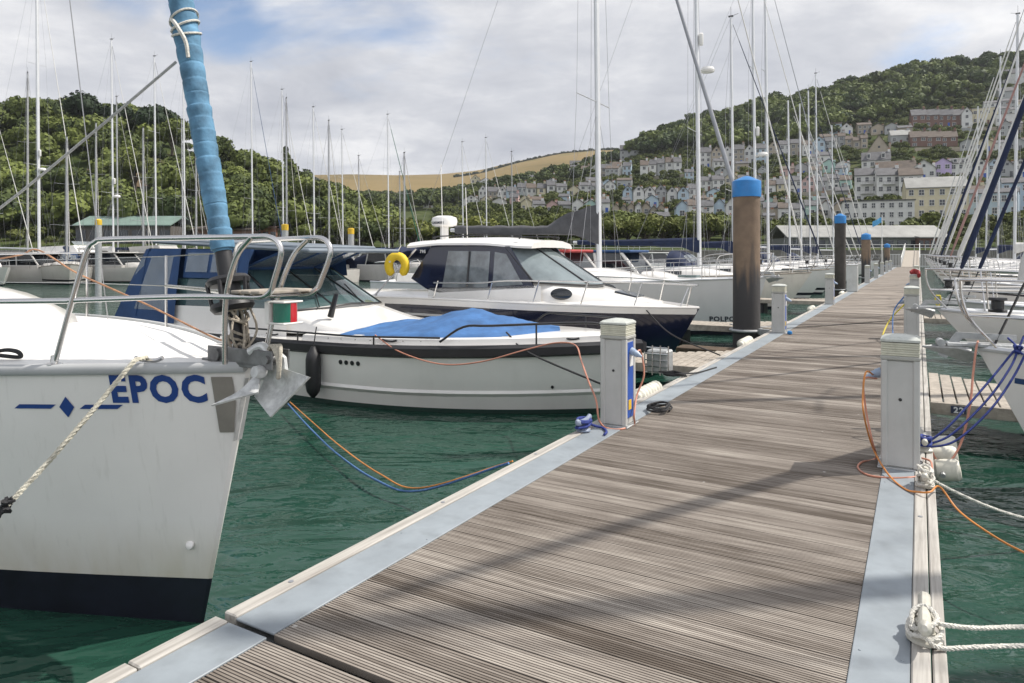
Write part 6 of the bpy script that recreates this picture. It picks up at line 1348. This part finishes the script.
# named waterfront and hillside buildings at right
hs('white three-storey waterfront house with slate roof, left house of the tall terrace', 867, 203, 22, 28, 'white', 'slate', rise=8, balcony=True, nw=3, ns=3)
hs('white three-storey waterfront house with black balconies, middle of the tall terrace', 889, 203, 22, 28, 'white', 'slate', rise=8, balcony=True, nw=3, ns=3)
hs('white waterfront house at the right end of the tall terrace beside the cream block', 911, 203, 21, 28, 'white', 'brown', rise=8, balcony=True, nw=3, ns=3)
hs('long low white three-storey block with dark gabled dormer above the quay roof', 878, 229, 64, 28, 'white', 'slate', flat=True, nw=8, ns=3, Y=172, chim=0, cat='apartment block', name='apartment_block')
hs('cream four-storey block with pale shallow roof behind the quay', 937, 229, 54, 42, 'cream', 'pale', rise=11, nw=6, ns=4, Y=178, chim=0, cat='apartment block', name='apartment_block')
hs('pale blue block right of the cream one, partly behind white masts', 990, 229, 46, 36, 'pale blue', 'slate', rise=5, nw=6, ns=3, Y=182, cat='apartment block', name='apartment_block')
hs('grey-blue block at the right edge behind the thick masts', 1030, 226, 46, 44, 'pale blue', 'slate', rise=6, nw=6, ns=4, Y=188, cat='apartment block', name='apartment_block')
hs('white gabled house with large glass gable above the tall white terrace', 924, 180, 20, 12, 'white', 'pale', gable=True, rise=8, nw=3, ns=1)
hs('long brown-roofed beige house above the tall white terrace', 896, 178, 36, 8, 'beige', 'brown', rise=10, nw=5, ns=1)
hs('lilac painted house with round-topped gable on the hillside', 943, 178, 15, 15, 'lilac', 'slate', gable=True, rise=5, nw=2, ns=2)
hs('white house with two small gables immediately right of the lilac house', 961, 178, 19, 15, 'white', 'slate', rise=6, nw=3, ns=2, dormer=True)
for k in range(4): hs(f'red brick terrace house of the upper brick row, {names[k]} from its left', 919+k*13, 127, 13, 12, 'brick', 'slate', rise=7, nw=2, ns=2)
hs('white-gabled end house at the right of the upper brick row', 967, 128, 9, 15, 'white', 'slate', gable=True, rise=6, nw=1, ns=2)
for k in range(3): hs(f'brown brick terrace house of the lower brick row, {names[k]} from its left', 919+k*15, 147, 15, 10, 'brick', 'brown', rise=7, nw=2, ns=2, dormer=False)
hs('cream modern flat-roofed house above the lower brick row', 985, 124, 22, 16, 'cream', 'pale', flat=True, nw=4, ns=2, chim=0)
hs('white flat-roofed house with balcony beside the cream modern house', 1008, 126, 20, 12, 'white', 'pale', flat=True, nw=4, ns=1, chim=0)
hs('beige steep-gabled chalet house left of the lower brick row', 879, 158, 22, 6, 'beige', 'brown', gable=True, rise=17, nw=2, ns=1)
hs('dark-roofed dormer house below the beige chalet house', 876, 168, 26, 8, 'white', 'slate', rise=9, nw=4, ns=1, dormer=True)
hs('grey house with pale roof right of the beige chalet house', 901, 144, 18, 9, 'grey', 'pale', rise=6, nw=3, ns=1)
hs('slate-roofed grey house at the right skyline', 1016, 84, 22, 11, 'white', 'slate', rise=6, nw=3, ns=1)
hs('small stone house at the right skyline below the wood', 1008, 100, 16, 9, 'grey', 'slate', rise=5, nw=2, ns=1)
# rows
cyc = ['white', 'cream', 'white', 'grey', 'white', 'beige', 'white', 'stone', 'white', 'pale blue', 'grey', 'white', 'cream', 'white', 'pink', 'grey', 'white', 'mint', 'white']
def row(name_, p0, y0, p1, y1, n, h, off=0, gab=.3, roofs=('slate', 'slate', 'brown'), cols=cyc, ns=None):
    rnd = random.Random(off*7+n); wp = (p1-p0)/n
    for k in range(n):
        px = p0+wp*(k+.5); base = y0+(y1-y0)*(k+.5)/n+rnd.uniform(-1.2, 1.2); col = cols[(k+off) % len(cols)]; rf = roofs[(k+off) % len(roofs)]; g = rnd.random() < gab; hh = h*rnd.uniform(.85, 1.15)
        nm = names[k] if k < 20 else 'last'
        hs(f'{col} {"gabled house" if g else "house"}, {rf} roof, {nm} from left, {name_}', px, base, wp*rnd.uniform(.82, 1.0), hh, col, rf, gable=g, rise=h*.42, chim=1, ns=ns)
row('top terrace below the wood', 838, 147, 868, 150, 4, 10, 1, .2, cols=['beige', 'grey', 'beige', 'stone'], roofs=('brown',))
row('long pale terrace left of thick masts', 640, 178, 682, 174, 5, 13, 2, 0, cols=['white', 'grey', 'white'])
row('upper row left of big pile', 560, 182, 632, 176, 7, 11, 3, .4)
row('upper row behind tall masts', 700, 168, 766, 163, 6, 14, 4, .4)
row('upper row right of big pile', 768, 158, 836, 152, 6, 12, 5, .3)
row('row at the left end of town', 478, 203, 556, 198, 8, 12, 6, .3)
row('short row highest at town left end', 505, 188, 556, 186, 5, 8, 7, .4)
row('lowest left row above quay trees', 520, 214, 610, 214, 7, 10, 12, .5)
row('peaked row above quay trees', 612, 218, 665, 217, 7, 9, 8, 1.0, cols=['beige', 'stone', 'beige', 'white'], roofs=('brown', 'slate'))
row('middle row left of big pile', 622, 203, 700, 204, 7, 13, 9, .6, cols=['white', 'white', 'grey', 'white', 'pale blue'])
row('lowest row behind big pile', 676, 220, 738, 219, 5, 15, 10, .6, cols=['white', 'pale blue', 'white'])
row('middle row right of big pile', 764, 196, 852, 190, 7, 13, 11, .3)
row('lowest row right of big pile', 764, 222, 846, 220, 6, 14, 13, .4, cols=['white', 'mint', 'white', 'beige', 'white'])
row('row just left below chalet house', 780, 178, 850, 172, 5, 9, 14, .4)
row('row right of the lilac house', 975, 178, 1040, 176, 5, 13, 15, .4, cols=['white', 'pale blue', 'grey'])
row('row below the flat-roofed cream house', 960, 152, 1040, 150, 5, 9, 16, .3, cols=['white', 'grey', 'cream'])
row('row above the pale blue blocks', 965, 200, 1050, 198, 5, 12, 17, .3, cols=['white', 'grey', 'cream'])
row('middle row behind tall masts', 700, 192, 762, 190, 5, 12, 18, .4)
row('short row below town top left', 556, 197, 616, 195, 5, 9, 19, .4)
row('steep row left of flat-roofed cream house', 858, 134, 912, 134, 4, 8, 20, .4, cols=['beige', 'grey', 'stone'], roofs=('brown', 'slate'))
row('top right row under the wood', 985, 112, 1045, 108, 4, 8, 21, .2, cols=['white', 'grey', 'cream'])
hs('blue-roofed house high in the middle of town', 578, 171, 16, 6, 'pale blue', 'slate', rise=5, nw=3)
hs('large white house standing alone on the skyline at middle left of the town', 632, 160, 24, 10, 'grey', 'slate', rise=6, nw=4)
hs('white house among the trees high above the two thick masts', 707, 146, 10, 10, 'white', 'slate', gable=True, rise=5)
hs('grey-roofed white house in a clearing of the left wood', 190, 166, 26, 7, 'grey', 'slate', rise=6, nw=4, ns=1)
hs('small white cottage in the valley left of the thick masts', 430, 208, 14, 5, 'white', 'slate', rise=4)
hs('pale house on the valley slope left of town', 462, 204, 12, 7, 'cream', 'brown', rise=4)
for k, (a_, ya, b2, yb, lab) in enumerate([(640, 181, 684, 177, 'stone retaining wall under the long pale terrace'), (700, 171, 768, 166, 'stone retaining wall under the row behind tall masts'), (764, 199, 852, 193, 'stone garden wall under the middle row right of big pile'), (915, 131, 975, 131, 'grey retaining wall under the upper brick row'), (915, 151, 985, 150, 'pale retaining wall under the lower brick row'), (968, 130, 1045, 130, 'long pale retaining wall under the flat-roofed houses'), (622, 207, 700, 208, 'stone garden wall under the middle row left of big pile'), (955, 183, 1045, 181, 'long grey garden wall right of the lilac house')]):
    m = MB(); n_ = 8; rows = []
    for i in range(n_+1):
        px_ = a_+(b2-a_)*i/n_; py_ = ya+(yb-ya)*i/n_; Y = hit(px_, py_-1)-3.0; v = Vector((tpx(px_, Y), Y, CAMZ+(HZ-py_)/F*Y)); rows.append([v+Vector((0, 0, -2)), v+Vector((0, 0, 1.6)), v+Vector((0, .5, 1.6)), v+Vector((0, .5, -2))])
    m.loft(rows, ring=True, caps=True); tag(m.build('retaining_wall', WM[['stone', 'grey', 'stone', 'grey', 'beige', 'beige', 'stone', 'grey'][k]], center=True), lab, 'wall')
# scattered houses between the terraces, tier by tier up the hill
TOPY = [(470, 186), (560, 166), (620, 164), (690, 158), (768, 152), (840, 130), (880, 126), (905, 118), (960, 112), (985, 100), (1040, 86)]
tier = 0; rnd = random.Random(21)
for by in (226, 217, 208, 199, 190, 181, 172, 163, 154, 145, 136, 118, 104):
    tier += 1; n_ = 0; px = 470+rnd.uniform(0, 8)
    while px < 1045 and n_ < 20:
        wp = rnd.uniform(9, 15); ty = np.interp(px, [a for a, b in TOPY], [b for a, b in TOPY]); Y = hit(px, by)
        ok = by > ty+4 and (by < 216 or px > 640) and not (848 < px < 1045 and by > 160) and not (870 < px < 990 and by > 100)
        if ok:
            x = tpx(px, Y); w_ = wp/F*Y
            for fx, fy_, fw in FOOT:
                sx_ = fx/fy_*F+512; sw_ = fw/fy_*F
                if abs(sx_-px) < (sw_+wp)*.5-1.5 and abs(fy_-Y) < 11: ok = False; break
        if ok and rnd.random() < .5:
            col = rnd.choice(cyc+['white', 'white', 'cream', 'grey', 'stone']); rf_ = rnd.choice(['slate', 'slate', 'brown']); g = rnd.random() < .35
            hs(f'small {col} {"gabled house" if g else "house"}, {rf_} roof, {ORD[n_]} from left, {ORD[tier-1]} scattered tier uphill', px, by+rnd.uniform(-2, 2), wp*rnd.uniform(.85, 1.1), rnd.uniform(6.5, 11), col, rf_, gable=g, rise=rnd.uniform(3, 5), chim=1, dormer=False); n_ += 1
        px += wp*rnd.uniform(.95, 1.25)
# gardens between the houses
fx_ = np.array([(a, b) for a, b, c in FOOT]); fw_ = np.array([c for a, b, c in FOOT])
def free(x, y, q):
    d = np.hypot((fx_[:, 0]-x)/(fw_*.5+2.5), ((fx_[:, 1]+3.5)-y)/8.5)
    inf = (np.abs(fx_[:, 0]/fx_[:, 1]*F+512-q) < fw_/fx_[:, 1]*F*.5+2) & (fx_[:, 1] > y) & (fx_[:, 1]-y < 9)
    return d.min() > 1 and not inf.any() and rng.random() < .85
pts = scatter(440, 1330, 150, 470, 4.7, lambda x, y, q: free(x, y, q) and y < hy(q)+12)
wood('garden_shrubs', 'green garden shrubs and hedges filling the slope between the houses', pts, rng.uniform(1.3, 3.1, len(pts)), leaf_mat('garden_foliage', (.018, .032, .008), (.13, .15, .03)), mini=True, cat='garden shrubs')
pts = scatter(948, 1200, 132, 178, 4.0)+scatter(-260, 75, 131, 143, 3.8)+scatter(170, 440, 142, 150, 4)+scatter(75, 170, 146, 150, 3.5)+scatter(440, 800, 152, 166, 4.5)+scatter(795, 860, 158, 170, 5)
wood('waterfront_shrubs', 'green shrubs growing behind the quay below the blocks', pts, rng.uniform(1.2, 2.2, len(pts)), leaf_mat('shrub_foliage', (.03, .045, .012), (.13, .14, .035)), mini=True, cat='shrubs')
# ochre banks in the left wood
for k, (px, py, wd, ht) in enumerate([(84, 173, 34, 12), (150, 176, 22, 20)]):
    Y = hit(px, py+ht/2)-2; mb = MB(); rows = []
    for j in range(7): rows.append([Vector((tpx(px+(i-6)/6*wd*(1-.3*abs(j-3)/3), Y), Y-.5+rng.uniform(-.4, .4)+j*.9, CAMZ+(HZ-(py+ht*(.5-j/6)))/F*Y+rng.uniform(-.3, .3))) for i in range(13)])
    mb.loft(rows); mb.build('earth_bank', mat('ochre_earth', (.21, .155, .095), .95, var=.55, vs=.5, bump=1.0, bs=2), smooth=180)['kind'] = 'structure'
# boatshed with green roof, brown walls
def shed(lab, px, Y, wpx, hpx, base, rm, wm, posts=True, name='boatshed', rise=2.0, z0=None):
    x = tpx(px, Y); z = CAMZ+(HZ-base)/F*Y; w = wpx/F*Y; h = hpx/F*Y; t = thing(name, lab, 'building', (x, Y, z), 0)
    m = MB(); m.box((0, 5, h/2), (w-.6, 10, h)); m.build('wall', wm, t, smooth=0)
    m = MB(); m.loft([[(-w/2, -.6, h), (-w/2, 5, h+rise), (-w/2, 5, h+rise+.2), (-w/2, -.6, h+.2)], [(w/2, -.6, h), (w/2, 5, h+rise), (w/2, 5, h+rise+.2), (w/2, -.6, h+.2)]], ring=True, caps=True); m.loft([[(-w/2, 11, h), (-w/2, 5, h+rise), (-w/2, 5, h+rise+.2), (-w/2, 11, h+.2)], [(w/2, 11, h), (w/2, 5, h+rise), (w/2, 5, h+rise+.2), (w/2, 11, h+.2)]], ring=True, caps=True)
    m.build('roof', rm, t, smooth=0)
    n = max(4, int(w/2.5))
    for k in range(n):
        m = MB(); m.box((-w/2+w*(k+.5)/n, -.05, h*.5), (w/n*.7, .12, h*.62)); m.build('window', winm, t, smooth=0)
    return t
shed('low boatshed with pale green roof on the far left shore', 123, 134, 98, 22, 248, mat('pale_green_roof', (.15, .215, .185), .75, var=.15, vs=.5), mat('dark_shed_wall', (.10, .09, .08), .9))
shed('low brown brick building right of the blue furled sail on the shore', 222, 136, 62, 18, 248, RM['brown'], mat('brown_wall', (.17, .10, .07), .9, var=.2), rise=.8)
shed('small terracotta-walled hut left of the first yellow-capped pile', 262, 140, 30, 20, 248, mat('rusty_roof', (.18, .11, .09), .8), mat('terracotta_wall', (.25, .12, .08), .9), rise=1.2)
shed('long low quay building with pale grey roof at the pontoon end', 868, 133, 164, 13, 251, RM['pale'], mat('grey_green_wall', (.17, .18, .17), .8, var=.2), rise=2.4, name='quay_building')
shed('small red-brown brick kiosk at the right end of the quay building', 930, 131.5, 24, 13, 251, RM['pale'], WM['brick'], rise=.6, name='kiosk')
# gangway to the shore
t = thing('gangway', 'white-railed gangway rising from the pontoon end to the quay', 'gangway', P(-.9, 97, .5), RL)
m = MB(); m.box((0, 15, 1.05), (1.9, 30.2, .10), R=Matrix.Rotation(math.atan2(2.1, 30), 3, 'X')); m.build('walkway', timb, t)
whp = mat('white_paint_rail', (.66, .66, .64), .5, var=.08)
for s in (-1, 1):
    m = MB(); m.tube([(s*.98, 0, 1.15), (s*.98, 30, 3.25)], .05, 6); m.tube([(s*.98, 0, .55), (s*.98, 30, 2.65)], .035, 6)
    for k in range(16): y = k*2; m.tube([(s*.98, y, y*.07), (s*.98, y, 1.15+y*.07)], .035, 5)
    m.build('handrail', whp, t)
t = thing('entrance_gate', 'white mesh gate panels at the foot of the gangway', 'gate', P(-.9, 96.5, .5), RL)
for s in (-1, 1):
    m = MB()
    for k in range(7): m.box((s*(1.1+k*.16), 0, .8), (.05, .05, 1.6))
    m.box((s*1.58, 0, 1.55), (1.1, .06, .07)); m.box((s*1.58, 0, .15), (1.1, .06, .07)); m.build('panel', whp, t)
t = thing('flagpole', 'flagpole with a light blue flag by the third and fourth piles', 'flagpole', (tpx(882, 70), 70, .4), 0)
m = MB(); m.lathe([(.05, 0), (.03, 5.6)], seg=8); m.build('pole', gel, t)
m = MB(); m.loft([[Vector((-.05-.11*i, .08*math.sin(i*1.1), 5.4-.06*i-.55*k/4)) for k in range(5)] for i in range(9)]); m.build('flag', mat('light_blue_flag', (.10, .36, .62), .8), t)
# railing along the quay
t = thing('quay_railing', 'white railing with posts along the quay edge under the town', 'railing', (tpx(700, 127.4), 127.4, 2.75), 0)
for z_ in (.5, 1.05): m = MB(); m.tube([(-25, 0, z_), (45, 0, z_)], .03, 5); m.build('rail', whp, t)
for k in range(36): m = MB(); m.box((-25+k*2, 0, .52), (.07, .07, 1.05)); m.build('post', whp, t)

# ------------------------------------------------------------------ air between here and the far hills
hz = bpy.data.materials.new('thin_air'); hz.use_nodes = True; N = hz.node_tree.nodes; N.clear(); o_ = N.new('ShaderNodeOutputMaterial'); pv = N.new('ShaderNodeVolumePrincipled')
pv.inputs['Color'].default_value = (.90, .94, 1, 1); pv.inputs['Density'].default_value = .00010; pv.inputs['Anisotropy'].default_value = .2; hz.node_tree.links.new(pv.outputs[0], o_.inputs['Volume'])
tag(MB().box((350, 900, 155), (9000, 6000, 320)).build('haze', hz, smooth=0), 'thin summer haze lying over the harbour and the far hills', 'haze', kind='stuff')
